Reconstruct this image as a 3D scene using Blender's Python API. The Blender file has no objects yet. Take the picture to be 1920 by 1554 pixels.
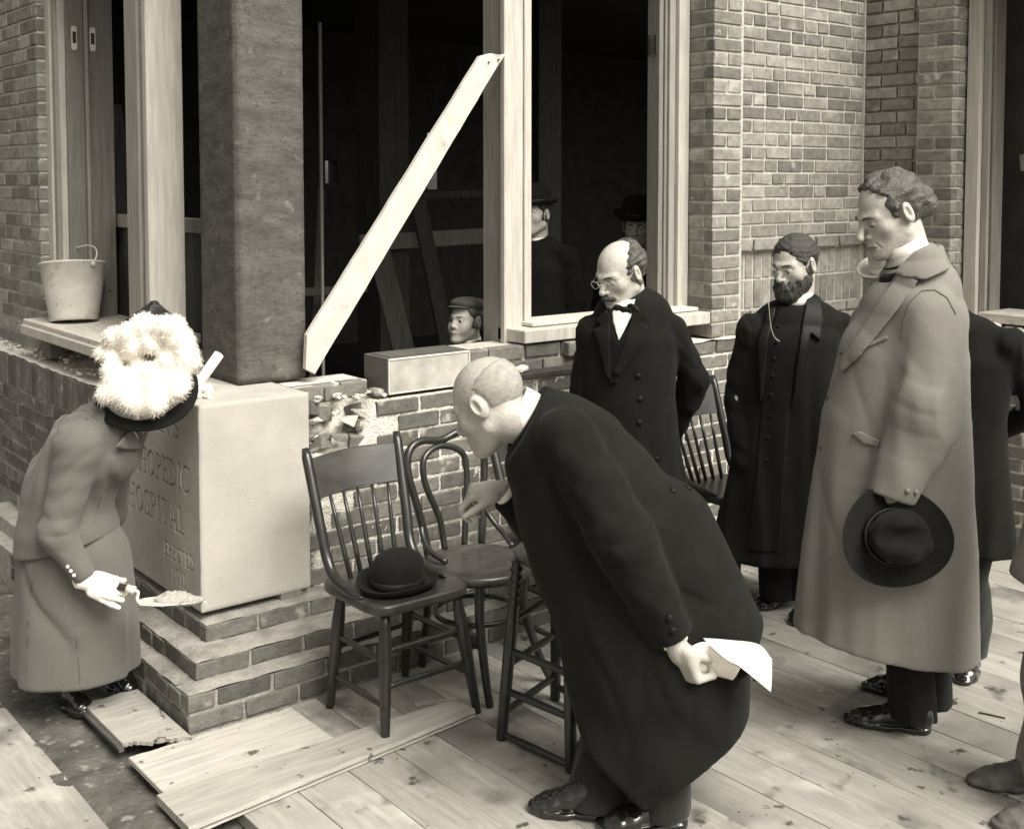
import bpy, bmesh, math, random
import numpy as np
from mathutils import Vector, Matrix

# ------------------------------------------------------------------ camera, sky, sun, exposure
scene = bpy.context.scene
YAW, PITCH = math.radians(51.3), math.radians(3.4)
CAM = np.array([0.0, 0.0, 1.85])
FPX, PX0, PY0 = 2231.0, 960.0, 473.0          # focal length and optical axis of the view camera, photo pixels
FW = np.array([math.cos(YAW)*math.cos(PITCH), math.sin(YAW)*math.cos(PITCH), -math.sin(PITCH)])
RT = np.array([math.sin(YAW), -math.cos(YAW), 0.0])
UP = np.cross(RT, FW)
FH = np.array([math.cos(YAW), math.sin(YAW), 0.0])
cam = bpy.data.cameras.new('camera')
cam.sensor_width = 36.0
cam.lens = FPX/1920*36
cam.shift_y = -(777-PY0)/1920
cam.clip_end = 500
camo = bpy.data.objects.new('camera', cam)
scene.collection.objects.link(camo)
camo.matrix_world = Matrix(((RT[0], UP[0], -FW[0], CAM[0]), (RT[1], UP[1], -FW[1], CAM[1]), (RT[2], UP[2], -FW[2], CAM[2]), (0, 0, 0, 1)))
scene.camera = camo

SUN_DIR = Vector((0.06, -0.62, 0.78)).normalized()      # towards the (veiled) sun
world = bpy.data.worlds.new('World')
scene.world = world
world.use_nodes = True
wn = world.node_tree.nodes
wl = world.node_tree.links
wn.clear()
sky = wn.new('ShaderNodeTexSky')
sky.sky_type = 'NISHITA'
sky.sun_disc = False
sky.sun_elevation = math.asin(SUN_DIR.z)
sky.sun_rotation = math.atan2(SUN_DIR.x, SUN_DIR.y)
sky.dust_density = 4.0
bw = wn.new('ShaderNodeRGBToBW')
tint = wn.new('ShaderNodeMix')
tint.data_type = 'RGBA'
tint.blend_type = 'MULTIPLY'
tint.inputs[0].default_value = 1.0
tint.inputs[7].default_value = (1.0, 0.972, 0.89, 1)     # sepia print: the whole tone scale is warm monochrome
bgn = wn.new('ShaderNodeBackground')
bgn.inputs[1].default_value = 0.07
wout = wn.new('ShaderNodeOutputWorld')
wl.new(sky.outputs[0], bw.inputs[0])
wl.new(bw.outputs[0], tint.inputs[6])
wl.new(tint.outputs[2], bgn.inputs[0])
wl.new(bgn.outputs[0], wout.inputs[0])
sun = bpy.data.lights.new('sun', 'SUN')
sun.energy = 1.5
sun.angle = math.radians(40)
sun.color = (1.0, 0.972, 0.895)
suno = bpy.data.objects.new('sun', sun)
scene.collection.objects.link(suno)
suno.rotation_euler = SUN_DIR.to_track_quat('Z', 'Y').to_euler()
suno.location = (2, -6, 8)
vs = scene.view_settings
vs.view_transform = 'Standard'
vs.look = 'None'
vs.exposure = 1.80
vs.gamma = 1.0
vs.use_curve_mapping = False
scene.cycles.max_bounces = 6
scene.cycles.use_denoising = True

random.seed(7)
rng = np.random.default_rng(7)
COL = scene.collection

# ------------------------------------------------------------------ points on camera rays, metres
def P(x, y, d):
    """point seen at photo pixel (x, y) that stands d metres in front of the camera (horizontal depth)"""
    r = FW*FPX + RT*(x-PX0) + UP*(PY0-y)
    return CAM + r*(d/(r @ FH))

# ------------------------------------------------------------------ materials
def G(v, t=1.0):
    return (v, v*(1-.062*t), v*(1-.160*t), 1.0)
MATS = {}
def nn(nt, kind, **kw):
    n = nt.nodes.new(kind)
    for k, v in kw.items(): setattr(n, k, v)
    return n
def mat(name, c1, c2=None, scale=8.0, rough=0.8, bump=0.0, bscale=120.0, stretch=(1, 1, 1), bstretch=None,
        rand=0.0, spots=None, spec=0.3, detail=6.0, contrast=(0.3, 0.7), rough2=None, sheen=0.0, coat=0.0, subsurf=0.0):
    m = bpy.data.materials.new(name)
    m.use_nodes = True
    nt = m.node_tree
    b = nt.nodes['Principled BSDF']
    b.inputs['Roughness'].default_value = rough
    b.inputs['Specular IOR Level'].default_value = spec
    if sheen: b.inputs['Sheen Weight'].default_value = sheen
    if coat: b.inputs['Coat Weight'].default_value = coat; b.inputs['Coat Roughness'].default_value = 0.12
    tc = nn(nt, 'ShaderNodeTexCoord')
    src = tc.outputs['Object']
    if rand:
        oi = nn(nt, 'ShaderNodeObjectInfo')
        ad = nn(nt, 'ShaderNodeVectorMath', operation='MULTIPLY_ADD')
        ad.inputs[0].default_value = (37, 19, 53)
        cx = nn(nt, 'ShaderNodeCombineXYZ')
        for i in range(3): nt.links.new(oi.outputs['Random'], cx.inputs[i])
        nt.links.new(cx.outputs[0], ad.inputs[1])
        nt.links.new(src, ad.inputs[2])
        src = ad.outputs[0]
    mp = nn(nt, 'ShaderNodeMapping')
    mp.inputs['Scale'].default_value = stretch
    nt.links.new(src, mp.inputs[0])
    nz = nn(nt, 'ShaderNodeTexNoise')
    nz.inputs['Scale'].default_value = scale
    nz.inputs['Detail'].default_value = detail
    nz.inputs['Roughness'].default_value = 0.62
    nt.links.new(mp.outputs[0], nz.inputs['Vector'])
    mr = nn(nt, 'ShaderNodeMapRange')
    mr.inputs[1].default_value, mr.inputs[2].default_value = contrast
    nt.links.new(nz.outputs['Fac'], mr.inputs[0])
    mx = nn(nt, 'ShaderNodeMix', data_type='RGBA')
    mx.inputs[6].default_value = G(c1)
    mx.inputs[7].default_value = G(c2 if c2 is not None else c1)
    nt.links.new(mr.outputs[0], mx.inputs[0])
    col = mx.outputs[2]
    if spots:                      # (scale, threshold, softness, value): mud splashes, mortar smears
        for (ss, th, so, val) in (spots if isinstance(spots, list) else [spots]):
            n2 = nn(nt, 'ShaderNodeTexNoise')
            n2.inputs['Scale'].default_value = ss
            n2.inputs['Detail'].default_value = 4.0
            nt.links.new(src, n2.inputs['Vector'])
            m2 = nn(nt, 'ShaderNodeMapRange')
            m2.inputs[1].default_value, m2.inputs[2].default_value = th, th+so
            nt.links.new(n2.outputs['Fac'], m2.inputs[0])
            x2 = nn(nt, 'ShaderNodeMix', data_type='RGBA')
            nt.links.new(m2.outputs[0], x2.inputs[0])
            nt.links.new(col, x2.inputs[6])
            x2.inputs[7].default_value = G(val)
            col = x2.outputs[2]
    if rand:
        r2 = nn(nt, 'ShaderNodeMapRange')
        r2.inputs[3].default_value, r2.inputs[4].default_value = 1-rand, 1+rand
        nt.links.new(oi.outputs['Random'], r2.inputs[0])
        vm = nn(nt, 'ShaderNodeVectorMath', operation='SCALE')
        nt.links.new(col, vm.inputs[0])
        nt.links.new(r2.outputs[0], vm.inputs['Scale'])
        col = vm.outputs[0]
    nt.links.new(col, b.inputs['Base Color'])
    if rough2 is not None:
        r3 = nn(nt, 'ShaderNodeMapRange')
        r3.inputs[3].default_value, r3.inputs[4].default_value = rough, rough2
        nt.links.new(nz.outputs['Fac'], r3.inputs[0])
        nt.links.new(r3.outputs[0], b.inputs['Roughness'])
    if bump:
        m3 = nn(nt, 'ShaderNodeMapping')
        m3.inputs['Scale'].default_value = bstretch or stretch
        nt.links.new(src, m3.inputs[0])
        n3 = nn(nt, 'ShaderNodeTexNoise')
        n3.inputs['Scale'].default_value = bscale
        n3.inputs['Detail'].default_value = 5.0
        nt.links.new(m3.outputs[0], n3.inputs['Vector'])
        bp = nn(nt, 'ShaderNodeBump')
        bp.inputs['Strength'].default_value = min(1.0, bump)
        bp.inputs['Distance'].default_value = 0.01*max(1.0, bump)
        nt.links.new(n3.outputs['Fac'], bp.inputs['Height'])
        nt.links.new(bp.outputs[0], b.inputs['Normal'])
    MATS[name] = m
    return m

mat('face_brick', .15, .27, 26, .9, .35, 90, rand=.36, spots=[(11, .66, .12, .5), (60, .68, .1, .10), (5, .60, .2, .40)])
mat('common_brick', .11, .19, 22, .92, .4, 80, rand=.30, spots=[(11, .62, .10, .45)])
mat('dark_brick', .085, .15, 22, .92, .45, 80, rand=.30, spots=[(13, .64, .12, .30)])
mat('mortar', .40, .58, 30, .95, .8, 140)
mat('pale_mortar', .50, .72, 26, .95, .9, 110)
mat('dark_mortar', .22, .38, 24, .95, .8, 110)
mat('limestone', .35, .45, 5, .85, .25, 260, contrast=(.25, .75), spots=[(3, .62, .25, .48), (9, .72, .1, .33)])
mat('sawn_timber', .050, .125, 9, .9, .35, 55, stretch=(1, 1, 2.2), bstretch=(.7, .7, 1.5), contrast=(.25, .75), spots=[(30, .58, .2, .05), (70, .60, .1, .05), (16, .66, .16, .22), (3, .60, .2, .15)])
mat('pale_wood', .38, .54, 9, .62, .10, 60, stretch=(6, 6, .5), bstretch=(6, 6, .4))
mat('grey_wood', .23, .33, 9, .65, .10, 60, stretch=(6, 6, .5), bstretch=(6, 6, .4))  # greyer copy of pale_wood; on the posts it paints in their dimmer left side
mat('shaded_stile_wood', .15, .22, 9, .6, .10, 60, stretch=(6, 6, .5), bstretch=(6, 6, .4))  # darker copy of pale_wood: shade on the window stiles put into the colour
mat('sill_wood', .42, .62, 12, .75, .25, 50, stretch=(5, .6, 5), spots=(30, .62, .08, .28))
mat('brace_wood', .46, .62, 8, .7, .2, 60, stretch=(4, 4, 1.2), spots=[(9, .60, .14, .36), (30, .68, .06, .2)])
mat('floor_plank', .25, .37, 7, .9, .35, 70, stretch=(7, .7, 4), bstretch=(9, .8, 4), rand=.12,
    spots=[(4.0, .60, .14, .48), (1.7, .53, .16, .18), (3.2, .57, .12, .14), (6.0, .62, .10, .10), (12.0, .655, .05, .065), (34, .715, .03, .07)])
mat('pale_board', .32, .48, 7, .85, .3, 60, stretch=(.8, 7, 4), bstretch=(.8, 9, 4), rand=.05, spots=[(17, .67, .03, .10), (40, .70, .03, .08)])
mat('grey_board', .26, .40, 7, .85, .3, 60, stretch=(.8, 7, 4), bstretch=(.8, 9, 4), spots=[(17, .67, .03, .12)])
mat('mud', .045, .13, 7, 1.0, 1.0, 45, spots=[(24, .60, .1, .22)], spec=.15)
mat('step_dust', .16, .34, 12, .97, .8, 80)
mat('iron', .035, .06, 20, .6, .2, 100)
mat('tin', .30, .52, 9, .42, .1, 40, spec=.6)
mat('tin_dark', .09, .13, 9, .5, .1, 40)
mat('bucket_tin', .44, .60, 6, .6, .25, 60, spots=[(7, .60, .12, .28), (50, .66, .05, .18)])
mat('wire', .5, .6, 10, .5)
mat('chair_wood', .012, .028, 12, .30, .05, 60, stretch=(5, 5, 1), coat=.28, spec=.4)
mat('chair_seat', .020, .055, 5, .36, .05, 40, stretch=(1, 6, 1), coat=.25, spec=.4)
mat('hat_felt', .009, .013, 30, .9, .1, 300, sheen=.03, spec=.10)
mat('ribbon', .012, .016, 40, .55, .1, 200)
mat('black_wool', .0080, .012, 14, .95, .15, 500, sheen=.03, spec=.10)
mat('cassock', .005, .008, 14, .9, .15, 500, sheen=.05, spec=.12)
mat('black_satin', .005, .008, 14, .6, .05, 300, spec=.2)
mat('stripe_wool', .007, .022, 40, .9, .1, 500, stretch=(9, 9, .3), sheen=.1, spec=.2)
mat('grey_wool', .185, .215, 220, .95, .35, 420, sheen=.12, spec=.12)
mat('suit_grey', .065, .095, 20, .9, .15, 500, sheen=.1, spec=.2)
mat('work_cloth', .17, .27, 9, .95, .3, 300, spots=(10, .62, .1, .09), spec=.1)
mat('woman_wool', .105, .13, 200, .92, .3, 420, sheen=.12, spec=.2)
mat('shoe', .008, .012, 20, .16, .05, 60, coat=.6, spec=.5)
mat('work_shoe', .06, .14, 18, .75, .2, 90)
mat('skin', .38, .50, 22, .52, .22, 95, spec=.35, contrast=(.3, .75))  # random mottling, its contrast widened to suggest shading in the colour
mat('skin_ruddy', .33, .45, 20, .55, .22, 95, spec=.35)
mat('hair_dark', .022, .060, 40, .55, .6, 160, stretch=(2, 2, 2), spec=.45)
mat('hair_brown', .05, .11, 40, .5, .7, 150, spec=.45)
mat('hair_grey', .25, .36, 60, .8, .25, 300)
mat('lips', .22, .28, 30, .5)
mat('linen', .82, .86, 20, .6, .03, 200)
mat('paper', .80, .86, 10, .7, .03, 60)
mat('feather', .72, .80, 14, .95, .3, 70, sheen=.3)
mat('silk_white', .26, .36, 8, .6, .05, 40)
mat('satin_pale', .36, .46, 10, .4, .1, 50)
mat('glove', .80, .86, 20, .8, .05, 120)
mat('glove_dark', .012, .02, 20, .6, .05, 120)
mat('eye_white', .62, .66, 10, .25)
mat('eye_dark', .012, .012, 10, .15)
mat('gold', .45, .6, 10, .3, spec=.8)
mat('steel', .55, .7, 20, .35, spec=.7)
mat('wet_mortar', .28, .40, 40, .8, .7, 150)
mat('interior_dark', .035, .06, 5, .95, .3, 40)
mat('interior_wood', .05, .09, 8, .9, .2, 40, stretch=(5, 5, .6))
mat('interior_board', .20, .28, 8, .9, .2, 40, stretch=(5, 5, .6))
mat('plaster', .55, .68, 10, .9, .3, 60)
def glass_mat():
    m = bpy.data.materials.new('lens_glass')
    m.use_nodes = True
    nt = m.node_tree
    nt.nodes.clear()
    o = nn(nt, 'ShaderNodeOutputMaterial')
    t = nn(nt, 'ShaderNodeBsdfTransparent')
    g = nn(nt, 'ShaderNodeBsdfGlossy')
    g.inputs['Roughness'].default_value = .02
    f = nn(nt, 'ShaderNodeMixShader')
    f.inputs[0].default_value = .08
    nt.links.new(t.outputs[0], f.inputs[1]); nt.links.new(g.outputs[0], f.inputs[2]); nt.links.new(f.outputs[0], o.inputs[0])
    MATS['lens_glass'] = m
glass_mat()

# ------------------------------------------------------------------ object helpers
def tag(o, label=None, cat=None, group=None, kind=None):
    if label: o['label'] = label
    if cat: o['category'] = cat
    if group: o['group'] = group
    if kind: o['kind'] = kind
    return o
def empty(name, loc, label=None, cat=None, group=None, kind=None):
    o = bpy.data.objects.new(name, None)
    o.empty_display_size = .1
    o.location = tuple(float(c) for c in loc)
    COL.objects.link(o)
    return tag(o, label, cat, group, kind)
def origin(parent):
    v = Vector((0, 0, 0))
    while parent is not None:
        v = v + parent.location
        parent = parent.parent
    return v
def link(name, me, m, parent=None, base=None, smooth=False):
    """me holds WORLD coordinates; stored relative to the parent chain (or to base for a top-level mesh)"""
    off = origin(parent) if parent is not None else Vector(base if base is not None else (0, 0, 0))
    if off.length > 0: me.transform(Matrix.Translation(-off))
    if m: me.materials.append(MATS[m])
    if smooth: me.polygons.foreach_set('use_smooth', [True]*len(me.polygons))
    o = bpy.data.objects.new(name, me)
    COL.objects.link(o)
    if parent is not None: o.parent = parent
    else: o.location = off
    return o
def unit(v):
    v = np.asarray(v, float)
    return v/np.linalg.norm(v)
def frame(axis, hint=(0, 0, 1)):
    a = unit(axis)
    h = np.asarray(hint, float)
    if abs(a @ unit(h)) > .98: h = np.array([1.0, 0, 0])
    u = unit(np.cross(h, a)); v = np.cross(a, u)
    return u, v, a
class MB:
    def __init__(s): s.v, s.f = [], []
    def add(s, vs, fs):
        n = len(s.v); s.v += [tuple(float(c) for c in p) for p in vs]; s.f += [tuple(i+n for i in f) for f in fs]; return s
    def box(s, x0, x1, y0, y1, z0, z1):
        return s.add([(x0, y0, z0), (x1, y0, z0), (x1, y1, z0), (x0, y1, z0), (x0, y0, z1), (x1, y0, z1), (x1, y1, z1), (x0, y1, z1)],
                     [(3, 2, 1, 0), (4, 5, 6, 7), (0, 1, 5, 4), (1, 2, 6, 5), (2, 3, 7, 6), (3, 0, 4, 7)])
    def bar(s, a, b, w, t, hint=(0, 0, 1)):
        """rectangular bar from a to b; w along u, t along v"""
        a = np.asarray(a, float); b = np.asarray(b, float)
        u, v, _ = frame(b-a, hint)
        q = [(-1, -1), (1, -1), (1, 1), (-1, 1)]
        vs = [a+u*w/2*i+v*t/2*j for i, j in q]+[b+u*w/2*i+v*t/2*j for i, j in q]
        return s.add(vs, [(3, 2, 1, 0), (4, 5, 6, 7), (0, 1, 5, 4), (1, 2, 6, 5), (2, 3, 7, 6), (3, 0, 4, 7)])
    def tube(s, pts, r, n=10, closed=False, flat=1.0, hint=(0, 0, 1)):
        pts = [np.asarray(p, float) for p in pts]
        m = len(pts)
        rr = [r]*m if np.isscalar(r) else list(r)
        vs = []
        up = None
        for i, p in enumerate(pts):
            if closed: t = pts[(i+1) % m]-pts[i-1]
            else: t = pts[min(i+1, m-1)]-pts[max(i-1, 0)]
            u, v, a = frame(t, hint if up is None else up)
            up = v
            for k in range(n):
                an = 2*math.pi*k/n
                vs.append(p+u*rr[i]*math.cos(an)+v*rr[i]*flat*math.sin(an))
        fs = []
        for i in range(m if closed else m-1):
            j = (i+1) % m
            for k in range(n):
                fs.append((i*n+k, i*n+(k+1) % n, j*n+(k+1) % n, j*n+k))
        if not closed:
            fs.append(tuple(range(n-1, -1, -1))); fs.append(tuple((m-1)*n+k for k in range(n)))
        return s.add(vs, fs)
    def lathe(s, prof, c, axis=(0, 0, 1), n=32, hint=(1, 0, 0), sx=1.0, sy=1.0, cap=True):
        u, v, a = frame(axis, hint)
        c = np.asarray(c, float)
        vs, fs = [], []
        for (r, h) in prof:
            for k in range(n):
                an = 2*math.pi*k/n
                vs.append(c+a*h+u*r*sx*math.cos(an)+v*r*sy*math.sin(an))
        for i in range(len(prof)-1):
            for k in range(n):
                fs.append((i*n+k, i*n+(k+1) % n, (i+1)*n+(k+1) % n, (i+1)*n+k))
        if cap:
            fs.append(tuple(range(n-1, -1, -1))); fs.append(tuple((len(prof)-1)*n+k for k in range(n)))
        return s.add(vs, fs)
    def prism(s, poly, o, ux, uy, t):
        """2-D polygon in plane (o, ux, uy), thickness vector t"""
        o, ux, uy, t = (np.asarray(q, float) for q in (o, ux, uy, t))
        n = len(poly)
        a = [o+ux*p[0]+uy*p[1] for p in poly]
        vs = a+[p+t for p in a]
        fs = [tuple(range(n-1, -1, -1)), tuple(range(n, 2*n))]+[(i, (i+1) % n, (i+1) % n+n, i+n) for i in range(n)]
        return s.add(vs, fs)
    def mesh(s, name='m', bevel=0, seg=1):
        me = bpy.data.meshes.new(name)
        me.from_pydata(s.v, [], s.f)
        bm = bmesh.new(); bm.from_mesh(me)
        bmesh.ops.recalc_face_normals(bm, faces=bm.faces)
        if bevel:
            es = [e for e in bm.edges if len(e.link_faces) == 2 and e.calc_face_angle(0) > .6]
            bmesh.ops.bevel(bm, geom=es, offset=bevel, segments=seg, affect='EDGES', profile=.6)
        bm.to_mesh(me); bm.free()
        return me
    def build(s, name, m, parent=None, base=None, smooth=False, bevel=0, seg=1):
        o = link(name, s.mesh(name, bevel, seg), m, parent, base, smooth)
        if smooth == 'auto':
            pass
        return o
def autosmooth(o, ang=40):
    me = o.data
    bm = bmesh.new(); bm.from_mesh(me)
    for f in bm.faces: f.smooth = True
    for e in bm.edges:
        if len(e.link_faces) == 2 and e.calc_face_angle(0) > math.radians(ang): e.smooth = False
    bm.to_mesh(me); bm.free()
    return o
def copy_tree(o, parent=None):
    c = o.copy(); COL.objects.link(c); c.parent = parent
    for ch in [k for k in bpy.data.objects if k.parent == o]: copy_tree(ch, c)
    return c
def spline(pts, n=24):
    """Catmull-Rom through pts (rows), n samples per span"""
    p = np.asarray(pts, float)
    q = np.vstack([2*p[0]-p[1], p, 2*p[-1]-p[-2]])
    out = []
    for i in range(1, len(q)-2):
        for k in range(n):
            t = k/n
            out.append(.5*((2*q[i])+(-q[i-1]+q[i+1])*t+(2*q[i-1]-5*q[i]+4*q[i+1]-q[i+2])*t*t+(-q[i-1]+3*q[i]-3*q[i+1]+q[i+2])*t**3))
    out.append(q[-2])
    return np.array(out)
def roughen(me, amp, sc, seed=0, mask=None):
    """push vertices about with a few sines: uneven, hand-made edges"""
    n = len(me.vertices)
    co = np.empty(n*3, np.float32); me.vertices.foreach_get('co', co); co = co.reshape(-1, 3)
    r = np.random.default_rng(seed)
    d = np.zeros_like(co)
    for k in range(5):
        w = r.normal(size=(3, 3))*sc*(1+k*.8)
        d += np.sin(co @ w + r.uniform(0, 6.28, 3))/(1+k)
    co += d*amp
    me.vertices.foreach_set('co', co.ravel()); me.update()
# ================================================================== GROUND AND FLOORS
gm = MB()
def heightgrid(name, m, x0, x1, y0, y1, nx, ny, zf, parent=None):
    xs = np.linspace(x0, x1, nx); ys = np.linspace(y0, y1, ny)
    X, Y = np.meshgrid(xs, ys, indexing='ij')
    Z = zf(X, Y)
    b = MB()
    b.v = list(map(tuple, np.stack([X, Y, Z], -1).reshape(-1, 3).tolist()))
    b.f = [(i*ny+j, (i+1)*ny+j, (i+1)*ny+j+1, i*ny+j+1) for i in range(nx-1) for j in range(ny-1)]
    return b.build(name, m, parent, smooth=True)
def snoise(X, Y, sc, seed, oct=5):
    r = np.random.default_rng(seed)
    out = np.zeros_like(X)
    for k in range(oct):
        for _ in range(3):
            a = r.uniform(0, 6.28); w = sc*1.9**k
            out += np.sin(w*(X*math.cos(a)+Y*math.sin(a))+r.uniform(0, 6.28)+1.5*np.sin(w*.6*(Y*math.cos(a)-X*math.sin(a))+r.uniform(0, 6.28)))/(1.75**k)/3
    return out
o = MB().add([(-60, -60, -.09), (60, -60, -.09), (60, 60, -.09), (-60, 60, -.09)], [(0, 1, 2, 3)]).build('ground', 'mud')
tag(o, kind='structure')
o = heightgrid('mud_path', 'mud', .2, 1.72, 2.2, 7.4, 110, 300,
               lambda X, Y: -.035+.018*snoise(X, Y, 9, 3)+.035*np.clip((1.62-X)*2-.3, -.3, 1)*np.clip((X-1.05)*4, 0, 1))
tag(o, kind='structure')
deck = empty('plank_floor', (3.0, 2.5, 0), kind='structure')
edges = [1.50, 1.69, 1.875, 2.06, 2.235, 2.42, 2.60, 2.78, 2.955, 3.14, 3.35, 3.565, 3.76, 3.95, 4.15, 4.34, 4.53, 4.72, 4.91, 5.10, 5.29, 5.48, 5.67, 5.83]
for i in range(len(edges)-1):
    a, b_ = edges[i]+.0007, edges[i+1]-.0007
    cuts = [-3.0, random.uniform(-.6, .9), 3.70 if b_ < 3.4 else 4.02]
    if abs(edges[i]-3.35) < .01: cuts = [-3.0, 2.50, 4.02]
    for j in range(2):
        y0, y1 = cuts[j]+.002, cuts[j+1]-.002
        m = MB()
        n = 14
        for k in range(n+1):
            y = y0+(y1-y0)*k/n
            w0, w1 = a+random.uniform(0, .0016), b_-random.uniform(0, .0016)
            z = random.uniform(-.002, .001)
            m.v += [(w0, y, z), (w1, y, z+random.uniform(-.002, .002)), (w1, y, -.04), (w0, y, -.04)]
        for k in range(n):
            q = 4*k
            for e in range(4): m.f.append((q+e, q+(e+1) % 4, q+4+(e+1) % 4, q+4+e))
        m.f += [(3, 2, 1, 0), (4*n, 4*n+1, 4*n+2, 4*n+3)]
        m.build('plank', 'floor_plank', deck, bevel=.0012)
MB().box(1.45, 5.9, -3, 4.02, -.08, -.046).build('joist_bed', 'interior_dark', deck)
# walkway board at the lower left and the loose boards
def board(name, label, x0, x1, y0, y1, z0, z1, m, ragged=0, groove=False, group=None, tilt=0, n=26, along='x'):
    b = MB()
    r = random.Random(hash(name+label) % 1000 if False else len(label))
    for k in range(n+1):
        t = k/n
        dz = tilt*t
        if along == 'x':
            x = x0+(x1-x0)*t
            ya, yb = y0+r.uniform(-1, 1)*.0025, y1+r.uniform(-1, 1)*.0025
            b.v += [(x, ya, z1+dz), (x, yb, z1+dz), (x, yb, z0+dz), (x, ya, z0+dz)]
        else:
            y = y0+(y1-y0)*t
            xa, xb = x0+r.uniform(-1, 1)*.002, x1+r.uniform(-1, 1)*.002
            b.v += [(xb, y, z1+dz), (xa, y, z1+dz), (xa, y, z0+dz), (xb, y, z0+dz)]
    for k in range(n):
        q = 4*k
        for e in range(4): b.f.append((q+e, q+(e+1) % 4, q+4+(e+1) % 4, q+4+e))
    b.f += [(3, 2, 1, 0), (4*n, 4*n+1, 4*n+2, 4*n+3)]
    base = ((x0+x1)/2, (y0+y1)/2, z0)
    o = b.build(name, m, base=base, bevel=.002)
    tag(o, label, 'board', group)
    return o
wk = board('walkway_board', 'weathered wide plank lying at the lower left corner beside the mud', .55, 1.17, 1.8, 6.4, -.06, -.005, 'floor_plank', along='y')
board('loose_board', 'short pale loose board lying flat in front of the stepped brick footing', 1.352, 1.93, 3.352, 3.640, .004, .022, 'pale_board')
lb = empty('loose_board', (1.87, 3.18, .004), 'long grey tongue and groove board lying under the spindle back chair', 'board')
b = MB()
n = 30
for k in range(n+1):
    t = k/n
    x = 1.325+(2.41-1.325)*t
    y0 = 3.11+.10*t + random.uniform(-.002, .002)*0
    prof = [(y0, .004), (y0+.010, .010), (y0+.003, .013), (y0, .018), (y0+.005, .030), (3.345-.02*t, .030), (3.345-.02*t, .004)]
    b.v += [(x, p[0]+random.uniform(-.0012, .0012), p[1]) for p in prof]
for k in range(n):
    for e in range(7): b.f.append((7*k+e, 7*k+(e+1) % 7, 7*k+7+(e+1) % 7, 7*k+7+e))
b.f += [tuple(range(6, -1, -1)), tuple(range(7*n, 7*n+7))]
b.build('plank_body', 'grey_board', lb)
# broken grooved board at the woman's feet
b = MB()
n = 24
top, bot = [], []
for k in range(n+1):
    t = k/n
    x = 1.372+(1.568-1.372)*t
    ye = 3.745-.10*t+random.uniform(-.012, .012)*(1 if 0 < k < n else 0)
    top.append((x, ye)); bot.append((x, 4.12))
for k, ((x, ye), (x2, yb)) in enumerate(zip(top, bot)):
    for j in range(6):
        y = ye+(yb-ye)*j/5
        zz = .012+.012*(t*0)+.006*math.sin(k*.5)*.3-.012*(1-(j/5))*.2
        b.v.append((x, y, zz+.012)); b.v.append((x, y, zz))
for k in range(n):
    for j in range(5):
        p = (k*6+j)*2; q = ((k+1)*6+j)*2
        b.f.append((p, q, q+2, p+2)); b.f.append((p+1, p+3, q+3, q+1))
for k in range(n):
    p = (k*6)*2; q = ((k+1)*6)*2; b.f.append((p, p+1, q+1, q))
    p = (k*6+5)*2; q = ((k+1)*6+5)*2; b.f.append((p, q, q+1, p+1))
for j in range(5):
    p = j*2; b.f.append((p, p+2, p+3, p+1)); p = (n*6+j)*2; b.f.append((p, p+1, p+3, p+2))
bb = empty('broken_board', (1.47, 3.9, 0), 'thin broken board with a ragged end on the mud beside the footing', 'board')
b.build('board_face', 'grey_board', bb)
MB().box(1.355, 1.372, 3.73, 4.1, .0, .012).build('tongue_strip', 'interior_wood', bb)

# ================================================================== BRICKS
def brick_mesh(L, D, h, m, seed):
    b = MB().box(-L/2, L/2, 0, D, 0, h)
    me = b.mesh('brick_mesh', bevel=.0035)
    r = np.random.default_rng(seed)
    n = len(me.vertices)
    co = np.empty(n*3, np.float32); me.vertices.foreach_get('co', co)
    co += r.normal(0, .0011, n*3).astype(np.float32)
    me.vertices.foreach_set('co', co); me.update()
    me.materials.append(MATS[m])
    return me
BM = {}
def brick_set(m):
    if m not in BM:
        BM[m] = dict(s=[brick_mesh(.2, .06, .058, m, k) for k in range(6)], h=[brick_mesh(.097, .06, .058, m, 20+k) for k in range(5)],
                     v=[brick_mesh(.058, .06, .142, m, 40+k) for k in range(5)])
    return BM[m]
def put_brick(root, kind, p, rz, m, sx=1.0, sz=1.0, tilt=0.0, jit=.0015):
    me = random.choice(brick_set(m)[kind])
    o = bpy.data.objects.new('brick', me)
    COL.objects.link(o)
    o.parent = root
    off = origin(root)
    j = random.uniform(-jit, jit)
    c, s = math.cos(rz), math.sin(rz)
    o.location = (p[0]-off.x-s*j, p[1]-off.y+c*j, p[2]-off.z)
    o.rotation_euler = (random.gauss(0, .008), random.gauss(0, .004)+tilt, rz+random.gauss(0, .005))
    o.scale = (sx, 1, sz)
    return o
RX, RY = -math.pi/2, 0.0        # wall facing -X, wall facing -Y
def rows(root, org, rz, u0, u1, z0, nrow, m, course=.0695, bond='running', seed=1, skip=None, jit=.0015, joint=.012):
    """bricks on a face through org; u runs to the viewer's right along the face"""
    rd = random.Random(seed)
    ud = (math.cos(rz), math.sin(rz))
    for r in range(nrow):
        z = z0+r*course
        u = u0
        first = True
        while u < u1-.02:
            if bond == 'running':
                L = .2
                if first and r % 2: L = .097
            elif bond == 'mixed':
                L = .2 if rd.random() < .58 else (.097 if rd.random() < .75 else .15)
                if first: L = .2 if r % 2 else .097
            elif bond == 'header': L = .097
            first = False
            if u+L > u1-.03: L = u1-u
            c = u+L/2
            if not (skip and skip(c, z, L)):
                k = 'h' if L < .14 else 's'
                base = .097 if k == 'h' else .2
                sz = (course-joint)/.058
                put_brick(root, k, (org[0]+ud[0]*c, org[1]+ud[1]*c, z+joint*.5), rz, m, sx=(L-.001)/base, sz=sz, jit=jit)
            u += L+joint
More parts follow.
